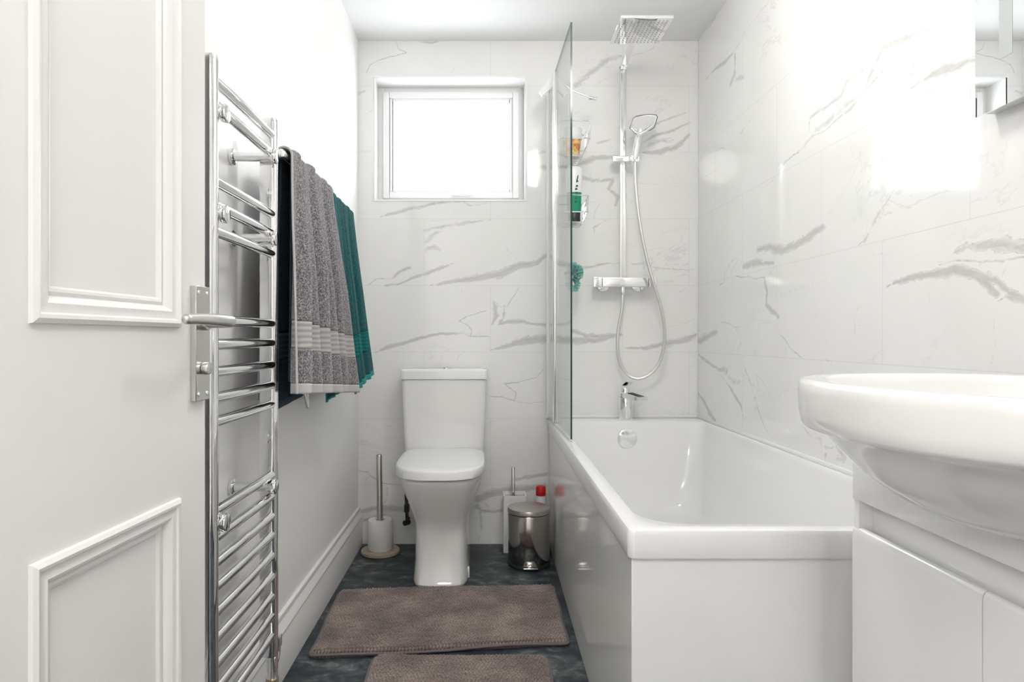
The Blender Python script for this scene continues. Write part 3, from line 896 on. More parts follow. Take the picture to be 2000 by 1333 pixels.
# ------------------------------------------------------------------ towel radiator
rad = thing('towel_radiator', 'tall chrome ladder towel radiator with curved bars on the left wall', 'radiator', (-0.49, 1.34, 0.2))
RX = -0.483
Y0r, Y1r = 1.170, 1.512
for yy in (Y0r, Y1r):
    bm = bmesh.new()
    # D-section post: flat towards the wall, rounded to the room
    sec = [(-0.028, -0.014), (-0.030, -0.010), (-0.030, 0.010), (-0.028, 0.014)] + [(-0.002 + 0.011 * math.cos(a), 0.015 * math.sin(a)) for a in np.linspace(PI / 2, -PI / 2, 13)]
    def ring(z, s=1.0, yy=yy):
        return [(RX + px_ * s, yy + py_ * s, z) for px_, py_ in sec]
    loft(bm, [ring(0.212, .9), ring(0.215), ring(1.440), ring(1.447, 0.93), ring(1.450, 0.8)])
    finish(bm, 'upright_post', M_CHROME, rad, smooth=35)
RZ = [1.411, 1.367, 1.229, 1.185, 1.138, 0.977, 0.933, 0.883, 0.836, 0.792, 0.630, 0.582, 0.536, 0.492, 0.446, 0.399, 0.352, 0.307, 0.261]
for z in RZ:
    bm = bmesh.new()
    pts = []
    for i in range(21):
        t = i / 20
        y = Y0r + 0.008 + (Y1r - Y0r - 0.016) * t
        pts.append((RX - 0.004 + 0.0015 * math.sin(PI * t), y, z))
    tube(bm, pts, 0.0105, 18)
    finish(bm, 'rail', M_CHROME, rad, smooth=60)
for yy in (Y0r + 0.028, Y1r - 0.028):
    for z in (1.355, 1.170, 0.607):
        bm = bmesh.new()
        cyl(bm, (RX + 0.016, yy, z), (RX + 0.004, yy, z), 0.0165, 24, 0.003)
        cyl(bm, (RX + 0.004, yy, z), (XL + 0.006, yy, z), 0.0105, 24)
        cyl(bm, (XL + 0.008, yy, z), (XL, yy, z), 0.019, 24, 0.002)
        finish(bm, 'wall_bracket', M_CHROME, rad)
bm = bmesh.new()
c = (RX - 0.004, Y1r, 0)
lathe(bm, [(0.0125, 0.214), (0.0125, 0.163), (0.0135, 0.160), (0.0, 0.160)], c, 24)
box(bm, (c[0] - 0.011, Y1r - 0.011, 0.176), (c[0] + 0.011, Y1r + 0.011, 0.214), 0.003)
tube(bm, catmull([(c[0], Y1r, 0.185), (c[0] + 0.001, Y1r + 0.020, 0.192), (c[0] + 0.001, Y1r + 0.030, 0.205), (c[0] + 0.001, Y1r + 0.031, 0.222)], 5), 0.0085, 16)
lathe(bm, [(0.0, 0.220), (0.0105, 0.220), (0.0115, 0.223), (0.0115, 0.244), (0.0105, 0.247), (0.0, 0.247)], (c[0] + 0.001, Y1r + 0.031, 0), 20)
val = finish(bm, 'radiator_valve', M_CHROME, rad)
bm = bmesh.new()
lathe(bm, [(0.0, 0.161), (0.0135, 0.161), (0.0145, 0.158), (0.0145, 0.150), (0.0125, 0.147), (0.0125, 0.134), (0.0, 0.134)], c, 12)
finish(bm, 'compression_nut', M_BRASS, val)
bm = bmesh.new()
cyl(bm, (c[0], Y1r, 0.0), (c[0], Y1r, 0.136), 0.0075, 16)
finish(bm, 'supply_pipe', M_WHITEP, val)

# ------------------------------------------------------------------ towel rail and towels
BX, BZ = -0.478, 1.381
tr = thing('towel_rail', 'round wall-mounted chrome towel rail holding the towels beside the radiator', 'towel rail', (-0.5, 1.95, 1.37))
bm = bmesh.new()
cyl(bm, (BX, 1.545, BZ), (BX, 2.36, BZ), 0.0105, 24, 0.002)
finish(bm, 'bar', M_CHROMEB, tr)
for yy in (1.80, 2.345):
    bm = bmesh.new()
    cyl(bm, (BX, yy, BZ), (XL + 0.004, yy, BZ), 0.008, 20)
    cyl(bm, (XL + 0.008, yy, BZ), (XL, yy, BZ), 0.022, 24, 0.002)
    finish(bm, 'wall_mount', M_CHROME, tr)


def towel(name, label, ytop, ybot, zf, zb, off, ks, amp, mats, bandz, flare=0.02, seed=1, trim=0.024, bx_back=0.02, hem=0.022, nu=220, sag=0.0, zone_back=None):
    """cloth draped over the bar. ytop/ybot: y range on the bar / at the front hem; zf: front hem height (near, far); zb: back hem height"""
    rs = np.random.RandomState(seed)
    r = 0.0105 + off
    rowsF = 120
    rowsA = 12
    rowsB = 70
    ph = rs.rand(8) * 6.28
    P = []
    info = []
    us = np.linspace(0, 1, nu)

    def fold(u, t):
        s = 0
        for i, (k, a) in enumerate(ks):
            s += a * math.sin(2 * PI * k * (u ** (1 + 0.15 * math.sin(ph[i]))) + ph[i] + 0.9 * t * math.sin(ph[i + 1]))
        return s

    def pinch(s):
        # sharp ridges on the viewer's side
        return math.copysign(abs(s) ** 0.95, s)

    for i in range(rowsF):
        t = 1 - i / (rowsF - 1)             # 1 at hem, 0 at bar
        row = []
        for u in us:
            zh = zf[0] + (zf[1] - zf[0]) * u + sag * math.sin(PI * u)
            z = BZ + (zh - BZ) * t
            y = (ytop[0] + (ytop[1] - ytop[0]) * u) * (1 - t ** 1.2) + (ybot[0] + (ybot[1] - ybot[0]) * u) * t ** 1.2
            g = min(1.0, 0.25 + t * 1.6)
            x = BX + r + flare * t ** 1.1 + amp * g * (pinch(fold(u, t)) * (0.85 if t < 0.95 else 0.8) + 0.35)
            row.append((x, y, z))
        P.append(row)
        info.append(('F', t))
    for i in range(1, rowsA):
        a = PI * i / rowsA
        row = []
        for u in us:
            g = 0.25
            x0 = amp * g * (pinch(fold(u, 0)) + 0.35) * max(0, math.cos(a))
            row.append((BX + r * math.cos(a) + x0, ytop[0] + (ytop[1] - ytop[0]) * u, BZ + r * math.sin(a) + amp * 0.25 * abs(fold(u, 0))))
        P.append(row)
        info.append(('A', 0))
    for i in range(rowsB):
        t = i / (rowsB - 1)
        row = []
        for u in us:
            z = BZ + (zb[0] + (zb[1] - zb[0]) * u - BZ) * t
            y = (ytop[0] + (ytop[1] - ytop[0]) * u) * (1 - t) + (ybot[0] * 0.55 + ytop[0] * 0.45 + (ybot[1] - ybot[0]) * u * 0.97) * t
            x = BX - r - bx_back * t + min(amp, 0.006) * t * fold(u, t) * 0.6
            row.append((max(x, XL + 0.009), y, z))
        P.append(row)
        info.append(('B', t))
    groups = {0: [], 1: [], 2: []}
    R = len(P)
    drop = BZ - (zf[0] + zf[1]) / 2
    for i in range(R - 1):
        kind, t = info[i]
        for j in range(nu - 1):
            u = (us[j] + us[j + 1]) / 2
            k = 0
            dz = (1 - t) * ((BZ - (zf[0] + zf[1]) / 2) if kind == 'F' else (BZ - (zb[0] + zb[1]) / 2))
            if kind != 'A' and bandz[0] < dz < bandz[1]:
                k = 1
            if u < trim or u > 1 - trim * 0.6 or (kind != 'A' and dz < hem):
                k = 2
            groups[k].append((i, j))
    top = None
    for k, nm in ((0, name), (1, 'woven_band'), (2, 'hem')):
        bm = bmesh.new()
        vmap = {}
        for (i, j) in groups[k]:
            f = []
            for (a, b) in ((i, j), (i, j + 1), (i + 1, j + 1), (i + 1, j)):
                if (a, b) not in vmap:
                    vmap[(a, b)] = bm.verts.new(P[a][b])
                f.append(vmap[(a, b)])
            bm.faces.new(f)
        o = finish(bm, nm, mats[k], top, smooth=80)
        md = o.modifiers.new('thickness', 'SOLIDIFY')
        md.thickness = (0.0042, 0.0026, 0.0046)[k]
        md.offset = 0
        if k == 0:
            top = o
            tag(o, label, 'towel', 'towels hung over the towel rail')
    return top


gt = towel('grey_towel', 'speckled grey terry towel with a pale woven band, nearest on the towel rail', (1.568, 2.00), (1.475, 2.20), (0.818, 0.762), (0.80, 0.79), 0.009,
           [(6.2, .90), (9.7, .35), (2.3, .35)], 0.021, (M_GREY, M_GREYBAND, M_GREYTRIM), (0.108, 0.178), flare=0.022, seed=3, bx_back=0.028, trim=0.020)
bm = bmesh.new()
hp = Vector((-0.437, 1.60, 0.815))
tube(bm, catmull([hp + Vector((-0.01, 0, 0.02)), hp + Vector((0.000, 0.004, -0.01)), hp + Vector((0.004, 0.012, -0.038)), hp + Vector((0.003, 0.020, -0.036)), hp + Vector((0.0, 0.02, 0.015))], 5), 0.0035, 10)
finish(bm, 'hanging_loop', M_GREYTRIM, gt)
towel('shaded_towel_layer', 'dark navy layer painting the shaded back of the grey towel on the rail', (1.585, 1.98), (1.545, 2.10), (0.84, 0.80), (0.770, 0.80), 0.002,
      [(2.2, .6), (5.1, .3)], 0.002, (M_SHADED, M_SHADEDBAND, M_SHADEDTRIM), (0.12, 0.19), flare=0.006, seed=5, bx_back=0.010, nu=70)  # added dark layer: the grey towel's back leaf with its shade painted in
towel('teal_towel', 'deep teal green towel at the far window end of the towel rail', (2.03, 2.325), (2.205, 2.60), (0.755, 0.800), (0.735, 0.76), 0.004,
      [(4.3, .8), (7.1, .4)], 0.0095, (M_TEAL, M_TEALBAND, M_TEALTRIM), (0.105, 0.18), flare=0.022, seed=11, trim=0.012, nu=110, hem=0.018, bx_back=0.02)

# ------------------------------------------------------------------ toilet
TX = -0.166
toi = thing('toilet', 'white close-coupled toilet with closed lid under the window', 'toilet', (TX, 2.72, 0))


def dring(z, a, yf, yb, n=3.0, k=56, cx=TX):
    """plan outline: superelliptic front (towards -y), square-ish back"""
    ym = yf + (yb - yf) * 0.5
    out = []
    for i in range(k):
        th = 2 * PI * i / k
        c, s = math.cos(th), math.sin(th)
        e = n if s < 0 else 6.0
        x = a * math.copysign(abs(c) ** (2 / e), c)
        y = (ym - yf) * math.copysign(abs(s) ** (2 / e), s) if s < 0 else (yb - ym) * math.copysign(abs(s) ** (2 / e), s)
        out.append(Vector((cx + x, ym + y, z)))
    return out


bm = bmesh.new()
PR = [(0.0, .1085, 2.470, 4.5), (0.010, .1110, 2.465, 4.5), (0.03, .1085, 2.478, 4.5), (0.08, .1055, 2.490, 4.5), (0.15, .1050, 2.498, 4.5), (0.195, .1055, 2.500, 4.4), (0.225, .1085, 2.492, 4.0),
      (0.26, .1180, 2.470, 3.6), (0.30, .1320, 2.442, 3.2), (0.34, .1470, 2.415, 3.0), (0.38, .1610, 2.388, 2.9), (0.405, .1675, 2.372, 2.85), (0.418, .1685, 2.368, 2.85), (0.424, .166, 2.372, 2.85)]
loft(bm, [dring(z, a, yf, 2.985, n) for z, a, yf, n in PR])
pan = finish(bm, 'pan', M_CERAMIC, toi, smooth=50)
bm = bmesh.new()
loft(bm, [dring(z, a, yf, 2.832, 2.9) for z, a, yf in ((0.4285, .164, 2.370), (0.4285, .1715, 2.356), (0.431, .173, 2.353), (0.456, .172, 2.356), (0.462, .1705, 2.359), (0.4655, .166, 2.367), (0.4675, .150, 2.39))])
finish(bm, 'seat_lid', M_WHITEP, toi, smooth=50)
bm = bmesh.new()
loft(bm, [dring(z, .160, 2.376, 2.83, 2.9) for z in (0.423, 0.429)])
finish(bm, 'seat_gap', M_DARK, toi)
for sx in (-0.075, 0.075):
    bm = bmesh.new()
    cyl(bm, (TX + sx - 0.015, 2.845, 0.445), (TX + sx + 0.015, 2.845, 0.445), 0.010, 20, 0.002)
    finish(bm, 'hinge', M_CHROME, toi)
CX = -0.170
bm = bmesh.new()
loft(bm, [rrect(CX - a, CX + a, yf, 2.992, 0.022, z, 6) for z, a, yf in ((0.424, .160, 2.845), (0.430, .170, 2.836), (0.50, .1745, 2.830), (0.66, .180, 2.822), (0.764, .1835, 2.818))])
finish(bm, 'cistern', M_CERAMIC, toi, smooth=50)
bm = bmesh.new()
loft(bm, [rrect(CX - a, CX + a, yf, 2.994, 0.020, z, 6) for z, a, yf in ((0.7655, .1835, 2.818), (0.766, .1875, 2.813), (0.800, .1875, 2.812), (0.8065, .185, 2.815), (0.809, .178, 2.822))])
finish(bm, 'cistern_lid', M_CERAMIC, toi, smooth=50)
bm = bmesh.new()
lathe(bm, [(0.026, 0.809), (0.026, 0.813), (0.022, 0.8155), (0.0, 0.8155)], (CX + 0.005, 2.90, 0), 30)
finish(bm, 'flush_button', M_CHROME, toi)
bm = bmesh.new()
pp = D(796, 1000, 2.93)
tube(bm, catmull([(pp.x + 0.01, 2.94, 0.33), (pp.x - 0.006, 2.935, 0.25), (pp.x - 0.004, 2.93, 0.19), (pp.x - 0.002, 2.93, 0.125)], 6), 0.0075, 14)
cyl(bm, (pp.x - 0.004, 2.93, 0.165), (pp.x - 0.004, 2.93, 0.20), 0.012, 16, 0.002)
cyl(bm, (pp.x - 0.014, 2.918, 0.118), (pp.x + 0.006, 2.942, 0.118), 0.012, 16, 0.003)
cyl(bm, (pp.x - 0.003, 2.93, 0.12), (pp.x - 0.003, 3.0, 0.118), 0.007, 14)
finish(bm, 'isolation_valve', M_BLACK, toi)
bm = bmesh.new()
box(bm, (TX + 0.100, 2.575, 0.0), (TX + 0.112, 2.60, 0.040), 0.003)
finish(bm, 'floor_fixing', M_CERAMIC, toi)

# ------------------------------------------------------------------ toilet roll stand with roll
hx_, hy_ = D(743, 1078, 2.88).x, 2.88
st = thing('toilet_roll_stand', 'steel pole toilet roll stand on a round pale wood base', 'toilet roll holder', (hx_, hy_, 0))
bm = bmesh.new()
lathe(bm, [(0, 0), (0.081, 0.0), (0.084, 0.003), (0.084, 0.013), (0.081, 0.016), (0, 0.016)], (hx_, hy_, 0), 56)
finish(bm, 'base', M_WOOD, st)
bm = bmesh.new()
tube(bm, [(hx_, hy_, 0.014), (hx_ - 0.006, hy_, 0.428), (hx_ - 0.006, hy_, 0.431)], [0.0125, 0.0125, 0.011], 24)
finish(bm, 'pole', M_BRUSHED, st)
bm = bmesh.new()
prof = [(0.022, 0.0), (0.052, 0.0), (0.0545, 0.003), (0.055, 0.06), (0.0545, 0.125), (0.052, 0.130), (0.022, 0.130), (0.019, 0.127), (0.019, 0.003), (0.022, 0.0)]
lathe(bm, [(r, z + 0.0165) for r, z in prof], (hx_, hy_, 0), 48)
o = finish(bm, 'toilet_roll', M_PAPER)
tag(rebase(o), 'single white toilet roll threaded on the steel pole stand', 'toilet roll')

# ------------------------------------------------------------------ toilet brush
bx0, bx1, by0, by1, bh = 0.088, 0.190, 2.872, 2.972, 0.250
br = thing('toilet_brush', 'toilet brush in a square white holder behind the steel bin', 'toilet brush', ((bx0 + bx1) / 2, (by0 + by1) / 2, 0))
bm = bmesh.new()
q = 0.007
loft(bm, [rrect(bx0, bx1, by0, by1, 0.005, 0.0, 3), rrect(bx0, bx1, by0, by1, 0.005, bh, 3), rrect(bx0 + q, bx1 - q, by0 + q, by1 - q, 0.003, bh, 3), rrect(bx0 + q, bx1 - q, by0 + q, by1 - q, 0.003, 0.02, 3)])
finish(bm, 'holder', M_CERAMIC, br)
bm = bmesh.new()
loft(bm, [rrect(bx0 + q + .001, bx1 - q - .001, by0 + q + .001, by1 - q - .001, 0.003, z, 3) for z in (bh - 0.022, bh - 0.016)])
finish(bm, 'cover_plate', M_STEEL, br)
bm = bmesh.new()
cyl(bm, ((bx0 + bx1) / 2 - 0.006, 2.925, 0.10), ((bx0 + bx1) / 2 - 0.006, 2.925, 0.368), 0.0085, 20, 0.001)
finish(bm, 'handle', M_CHROME, br)

# ------------------------------------------------------------------ pedal bin
pbx, pby, pr_ = 0.190, 2.735, 0.0865
pb = thing('pedal_bin', 'small round polished steel pedal bin between toilet and bath', 'pedal bin', (pbx, pby, 0))
bm = bmesh.new()
lathe(bm, [(0, 0), (0.084, 0), (0.0885, 0.003), (0.0885, 0.014), (0.086, 0.017), (0, 0.017)], (pbx, pby, 0), 56)
finish(bm, 'base_ring', M_BLACK, pb)
bm = bmesh.new()
lathe(bm, [(0, 0.016), (0.0840, 0.016), (pr_, 0.020), (pr_, 0.212), (0.0845, 0.216), (0.0, 0.216)], (pbx, pby, 0), 64)
finish(bm, 'body', M_STEEL, pb)
bm = bmesh.new()
lathe(bm, [(0, 0.2195), (0.0855, 0.2195), (0.0885, 0.2200), (0.0890, 0.2350), (0.0875, 0.2385), (0.084, 0.2395), (0.05, 0.2425), (0, 0.2435)], (pbx, pby, 0), 64)
finish(bm, 'lid', M_BRUSHED, pb)
bm = bmesh.new()
box(bm, (pbx - 0.030, pby - pr_ - 0.020, 0.012), (pbx + 0.030, pby - pr_ + 0.01, 0.018), 0.002)
finish(bm, 'pedal', M_CHROME, pb)

# ------------------------------------------------------------------ cleaner bottle
cb = thing('cleaner_bottle', 'pale bottle with a red cap standing behind the bin against the bath panel', 'bottle', (0.257, 2.93, 0))
bm = bmesh.new()
lathe(bm, [(0, 0), (0.022, 0), (0.0235, 0.003), (0.0235, 0.225), (0.021, 0.240), (0.0215, 0.243), (0, 0.243)], (0.257, 2.93, 0), 32)
finish(bm, 'bottle_body', M_WHITEP, cb)
bm = bmesh.new()
lathe(bm, [(0, 0.240), (0.0215, 0.240), (0.0225, 0.242), (0.0225, 0.272), (0.019, 0.281), (0.012, 0.284), (0, 0.284)], (0.257, 2.93, 0), 32)
finish(bm, 'cap', M_RED, cb)

# ------------------------------------------------------------------ bath
BZT, BYF, BYB = 0.578, 1.246, 2.993
BXR = XR - 0.001
bath = thing('bathtub', 'white straight-sided bathtub with flat panels along the right wall', 'bath', (0.63, 2.1, 0))


def shear(ring):
    # the bath runs a touch askew to the room, as in the photograph's room
    out = []
    for p in ring:
        k = (BXR - p.x) / (BXR - 0.276)
        out.append(Vector((p.x + 0.0095 * (p.y - BYF) * max(0, k), p.y, p.z)))
    return out


X0b = 0.276
bm = bmesh.new()
rim_r = [0.014, 0.003, 0.003, 0.003]
LST = [
    (X0b + 0.012, BXR, BYF + 0.012, BYB, rim_r, 0.523), (X0b + 0.001, BXR, BYF + 0.001, BYB, rim_r, 0.524),
    (X0b, BXR, BYF, BYB, rim_r, 0.528), (X0b, BXR, BYF, BYB, rim_r, 0.570), (X0b + 0.003, BXR, BYF + 0.003, BYB, rim_r, 0.5765), (X0b + 0.009, BXR, BYF + 0.008, BYB, rim_r, BZT),
    (X0b + 0.036, BXR - 0.014, BYF + 0.042, BYB - 0.105, [0.10, 0.10, 0.05, 0.05], BZT),
    (X0b + 0.040, BXR - 0.017, BYF + 0.047, BYB - 0.109, [0.10, 0.10, 0.05, 0.05], 0.575),
    (X0b + 0.044, BXR - 0.021, BYF + 0.055, BYB - 0.114, [0.10, 0.10, 0.055, 0.055], 0.565),
    (X0b + 0.070, BXR - 0.050, BYF + 0.20, BYB - 0.145, [0.13, 0.13, 0.08, 0.08], 0.36),
    (X0b + 0.090, BXR - 0.070, BYF + 0.30, BYB - 0.175, [0.14, 0.14, 0.10, 0.10], 0.23),
    (X0b + 0.125, BXR - 0.105, BYF + 0.36, BYB - 0.215, [0.14, 0.14, 0.10, 0.10], 0.185),
    (X0b + 0.19, BXR - 0.17, BYF + 0.45, BYB - 0.30, [0.10, 0.10, 0.08, 0.08], 0.172)]
loft(bm, [shear(rrect(a, b, c_, d, r, z, 10)) for a, b, c_, d, r, z in LST], False, True)
finish(bm, 'tub', M_ACRYL, bath, smooth=40)
bm = bmesh.new()
a0 = X0b + 0.008
V = [Vector((a0, BYF + 0.010, 0)), Vector((a0 + 0.018, BYF + 0.010, 0)), Vector((a0 + 0.018, BYB, 0)), Vector((a0, BYB, 0))]
loft(bm, [shear([v + Vector((0, 0, z)) for v in V]) for z in (0.001, 0.532)])
finish(bm, 'side_panel', M_PANEL, bath, smooth=20)
bm = bmesh.new()
box(bm, (a0 + 0.0005, BYF + 0.009, 0.001), (BXR, BYF + 0.025, 0.532), 0.001, 1)
finish(bm, 'front_panel', M_VANITY, bath)
bm = bmesh.new()
oc = D(1225, 857, BYB - 0.126)
cyl(bm, (oc.x, BYB - 0.118, oc.z), (oc.x, BYB - 0.134, oc.z), 0.043, 40, 0.005)
finish(bm, 'overflow_cap', M_CHROME, bath)

# bath tap
TXc = D(1222, 820, 2.94).x
tap = thing('bath_tap', 'chrome waterfall bath tap on the far rim of the tub', 'tap', (TXc, 2.938, BZT))
bm = bmesh.new()
cyl(bm, (TXc, 2.938, BZT), (TXc, 2.938, BZT + 0.105), 0.0305, 36, 0.001)
lathe(bm, [(0.0305, 0.10), (0.0305, 0.118), (0.027, 0.122), (0.0, 0.122)], (TXc, 2.938, BZT), 36)
tb = finish(bm, 'tap_body', M_CHROME, tap)
bm = bmesh.new()
# open spout: shallow trough leaning towards the tub centre
import itertools
s0, s1 = Vector((TXc + 0.002, 2.935, BZT + 0.120)), Vector((TXc + 0.050, 2.842, BZT + 0.100))
dv = (s1 - s0)
sd = Vector((dv.y, -dv.x, 0)).normalized()
loft(bm, [[s0 + sd * 0.028 + Vector((0, 0, -0.020)), s0 - sd * 0.028 + Vector((0, 0, -0.020)), s0 - sd * 0.028 + Vector((0, 0, 0.004)), s0 + sd * 0.028 + Vector((0, 0, 0.004))],
          [s1 + sd * 0.030 + Vector((0, 0, -0.006)), s1 - sd * 0.030 + Vector((0, 0, -0.006)), s1 - sd * 0.030 + Vector((0, 0, 0.010)), s1 + sd * 0.030 + Vector((0, 0, 0.010))]])
finish(bm, 'spout', M_CHROME, tap)
bm = bmesh.new()
loft(bm, [[s0 + dv * t + sd * 0.014 + Vector((0, 0, z)), s0 + dv * t - sd * 0.014 + Vector((0, 0, z)), s0 + dv * t - sd * 0.014 + Vector((0, 0, z - .002)), s0 + dv * t + sd * 0.014 + Vector((0, 0, z - .002))] for t, z in ((0.25, 0.0075), (0.97, 0.0115))])
finish(bm, 'water_channel', M_DARK, tap)
bm = bmesh.new()
lathe(bm, [(0.019, 0.118), (0.019, 0.140), (0.017, 0.143), (0.0, 0.143)], (TXc - 0.002, 2.942, BZT), 28)
loft(bm, [[Vector((TXc - 0.018, 2.958, BZT + 0.146)), Vector((TXc + 0.014, 2.958, BZT + 0.146)), Vector((TXc + 0.014, 2.958, BZT + 0.153)), Vector((TXc - 0.018, 2.958, BZT + 0.153))],
          [Vector((TXc - 0.010, 2.895, BZT + 0.170)), Vector((TXc + 0.022, 2.895, BZT + 0.170)), Vector((TXc + 0.022, 2.895, BZT + 0.174)), Vector((TXc - 0.010, 2.895, BZT + 0.174))]])
finish(bm, 'lever', M_CHROME, tap)

# ------------------------------------------------------------------ shower screen
scx = 0.306
ss = thing('shower_screen', 'frameless clear glass bath screen hinged from the back wall', 'shower screen', (scx, 2.7, BZT))
HY = 2.745
EY = 2.310


def sx_(y):
    return 0.2965 + (3.0 - y) * 0.020


bm = bmesh.new()
box(bm, (0.288, YB - 0.030, BZT + 0.002), (0.306, YB, 2.055), 0.002)
wp = finish(bm, 'wall_profile', M_UPVC, ss)
bm = bmesh.new()
cyl(bm, (0.2985, HY + 0.012, BZT + 0.010), (0.2985, HY + 0.012, 2.060), 0.0075, 18, 0.001)
box(bm, (0.2945, HY - 0.025, BZT + 0.012), (0.3075, HY + 0.012, 2.052), 0.002)
finish(bm, 'hinge_profile', M_CHROMEB, ss)


def glass(name, y0, y1, z0, z1):
    bm = bmesh.new()
    th = 0.003
    V = [Vector((sx_(y0) - th, y0, 0)), Vector((sx_(y0) + th, y0, 0)), Vector((sx_(y1) + th, y1, 0)), Vector((sx_(y1) - th, y1, 0))]
    loft(bm, [[v + Vector((0, 0, z)) for v in V] for z in (z0, z1)])
    bm.faces.ensure_lookup_table()
    for f in bm.faces:
        n = f.normal
        f.normal_update()
        if abs(f.normal.x) < 0.7:
            f.material_index = 1
    return finish(bm, name, [M_GLASS, M_GLASSEDGE], ss, smooth=0)


glass('fixed_glass', HY + 0.018, YB - 0.028, BZT + 0.006, 2.055)
glass('swing_glass', EY, HY - 0.022, BZT + 0.008, 2.058)
bm = bmesh.new()
V = [Vector((sx_(EY) - .0045, EY + .004, 0)), Vector((sx_(EY) + .0045, EY + .004, 0)), Vector((sx_(HY) + .0045, HY - .02, 0)), Vector((sx_(HY) - .0045, HY - .02, 0))]
loft(bm, [[v + Vector((0, 0, z)) for v in V] for z in (BZT + 0.001, BZT + 0.010)])
finish(bm, 'bottom_seal', M_SEAL, ss)

# ------------------------------------------------------------------ shower
RXc = D(1217, 300, 2.94).x
sh = thing('shower_set', 'chrome shower with square rain head, riser rail, hand shower and bar valve', 'shower', (RXc, 2.96, 1.2))
RY = 2.942
bm = bmesh.new()
box(bm, (RXc - 0.0135, RY - 0.008, 1.175), (RXc + 0.0135, RY + 0.008, 2.165), 0.0015)
riser = finish(bm, 'riser_rail', M_CHROMEB, sh)
for z in (2.075, 1.925):
    bm = bmesh.new()
    box(bm, (RXc - 0.012, RY, z - 0.018), (RXc + 0.012, YB, z + 0.018), 0.002)
    finish(bm, 'wall_bracket', M_CHROME, riser)
bm = bmesh.new()
HC = Vector((0.604, 2.505, 2.118))
box(bm, (RXc - 0.0135, RY - 0.030, 2.150), (RXc + 0.0135, RY + 0.008, 2.175), 0.002)
V0, V1 = Vector((RXc, RY - 0.02, 2.1625)), Vector((HC.x - 0.0, HC.y, 2.168))
sdv = Vector((0.0125, 0.0, 0))
loft(bm, [[V0 - sdv + Vector((0, 0, -.008)), V0 + sdv + Vector((0, 0, -.008)), V0 + sdv + Vector((0, 0, .008)), V0 - sdv + Vector((0, 0, .008))],
          [V1 - sdv + Vector((0, 0, -.008)), V1 + sdv + Vector((0, 0, -.008)), V1 + sdv + Vector((0, 0, .008)), V1 - sdv + Vector((0, 0, .008))]])
cyl(bm, (HC.x, HC.y, 2.172), (HC.x, HC.y, 2.124), 0.012, 20)
finish(bm, 'overhead_arm', M_CHROME, sh)
bm = bmesh.new()
hs = 0.0985
y0h, y1h = 2.402, 2.612
x0h, x1h = D(1212, 36, y0h).x, D(1316, 36, y0h).x
zb_ = CAMZ + 624 * y0h / 1280
box(bm, (x0h, y0h, zb_), (x1h, y1h, zb_ + 0.012), 0.001, 1)
rh = finish(bm, 'rain_head', M_CHROME, sh)
bm = bmesh.new()
for i in range(12):
    for j in range(12):
        cx_ = x0h + 0.018 + (x1h - x0h - 0.036) * i / 11
        cy_ = y0h + 0.018 + (y1h - y0h - 0.036) * j / 11
        tube(bm, [(cx_, cy_, zb_), (cx_, cy_, zb_ - 0.0018)], [0.0026, 0.0016], 8)
oo = finish(bm, 'spray_nozzles', mat_p('nozzle_rubber', (0.35, 0.35, 0.34), rough=0.5), rh)
oo['kind'] = 'stuff'
# bar valve
VZ = CAMZ + (660 - 552) * 2.93 / 1280
bm = bmesh.new()
vx0, vx1 = D(1158, 0, 2.93).x, D(1281, 0, 2.93).x
box(bm, (vx0 + 0.040, 2.912, VZ - 0.020), (vx1 - 0.036, 2.952, VZ + 0.020), 0.002)
vb_ = finish(bm, 'bar_valve', M_CHROMEB, sh)
for (a, b) in ((vx0, vx0 + 0.0385), (vx1 - 0.0345, vx1)):
    bm = bmesh.new()
    box(bm, (a, 2.910, VZ - 0.022), (b, 2.954, VZ + 0.022), 0.002)
    finish(bm, 'control_knob', M_CHROME, vb_)
for px_ in (1179, 1247):
    bm = bmesh.new()
    xx = D(px_, 0, 2.98).x
    cyl(bm, (xx, 2.988, VZ - 0.006), (xx, YB, VZ - 0.006), 0.030, 30, 0.003)
    cyl(bm, (xx, 2.95, VZ - 0.002), (xx, 2.99, VZ - 0.004), 0.015, 20)
    finish(bm, 'wall_flange', M_CHROME, vb_)
# slider and hand shower
SY = 2.915
bm = bmesh.new()
p0, p1 = D(1196, 317, SY), D(1236, 305, SY)
box(bm, (p0.x, SY - 0.012, p0.z), (p1.x, RY + 0.010, p1.z), 0.003)
p0, p1 = D(1232, 318, SY - 0.03), D(1248, 303, SY - 0.03)
box(bm, (p0.x, SY - 0.045, p0.z), (p1.x, SY - 0.008, p1.z), 0.004)
finish(bm, 'slider_bracket', M_CHROME, sh)
HYc = 2.880
ha, hb, hc = D(1240, 312, HYc), D(1245, 280, HYc - 0.008), D(1249, 262, HYc - 0.02)
bm = bmesh.new()
hpts = catmull([ha, (ha + hb) / 2, hb, hc, D(1253, 252, HYc - 0.028)], 6)
nn = len(hpts)
tube(bm, hpts, [0.0135 + 0.0030 * math.sin(PI * 0.7 * i / (nn - 1)) for i in range(nn)], 20)
hand = finish(bm, 'hand_shower', M_CHROME, sh, smooth=60)
# head: kite-like rounded plate facing the viewer and down
hcen = D(1257, 240, HYc - 0.035)
hp_px = [(1229, 251), (1231, 243), (1236, 231), (1242, 227), (1256, 224.5), (1270, 223), (1282, 224), (1285, 228), (1282, 240), (1278, 250), (1271, 254.5), (1262, 258), (1254, 266), (1246, 266), (1241, 259), (1234, 255)]
front = [D(x, y, HYc - 0.045 + (y - 222) * 0.0007) for x, y in hp_px]
cf = sum(front, Vector()) / len(front)


def scl(r, s, dy=0, dz=0, dx=0):
    return [cf + (p - cf) * s + Vector((dx, dy, dz)) for p in r]


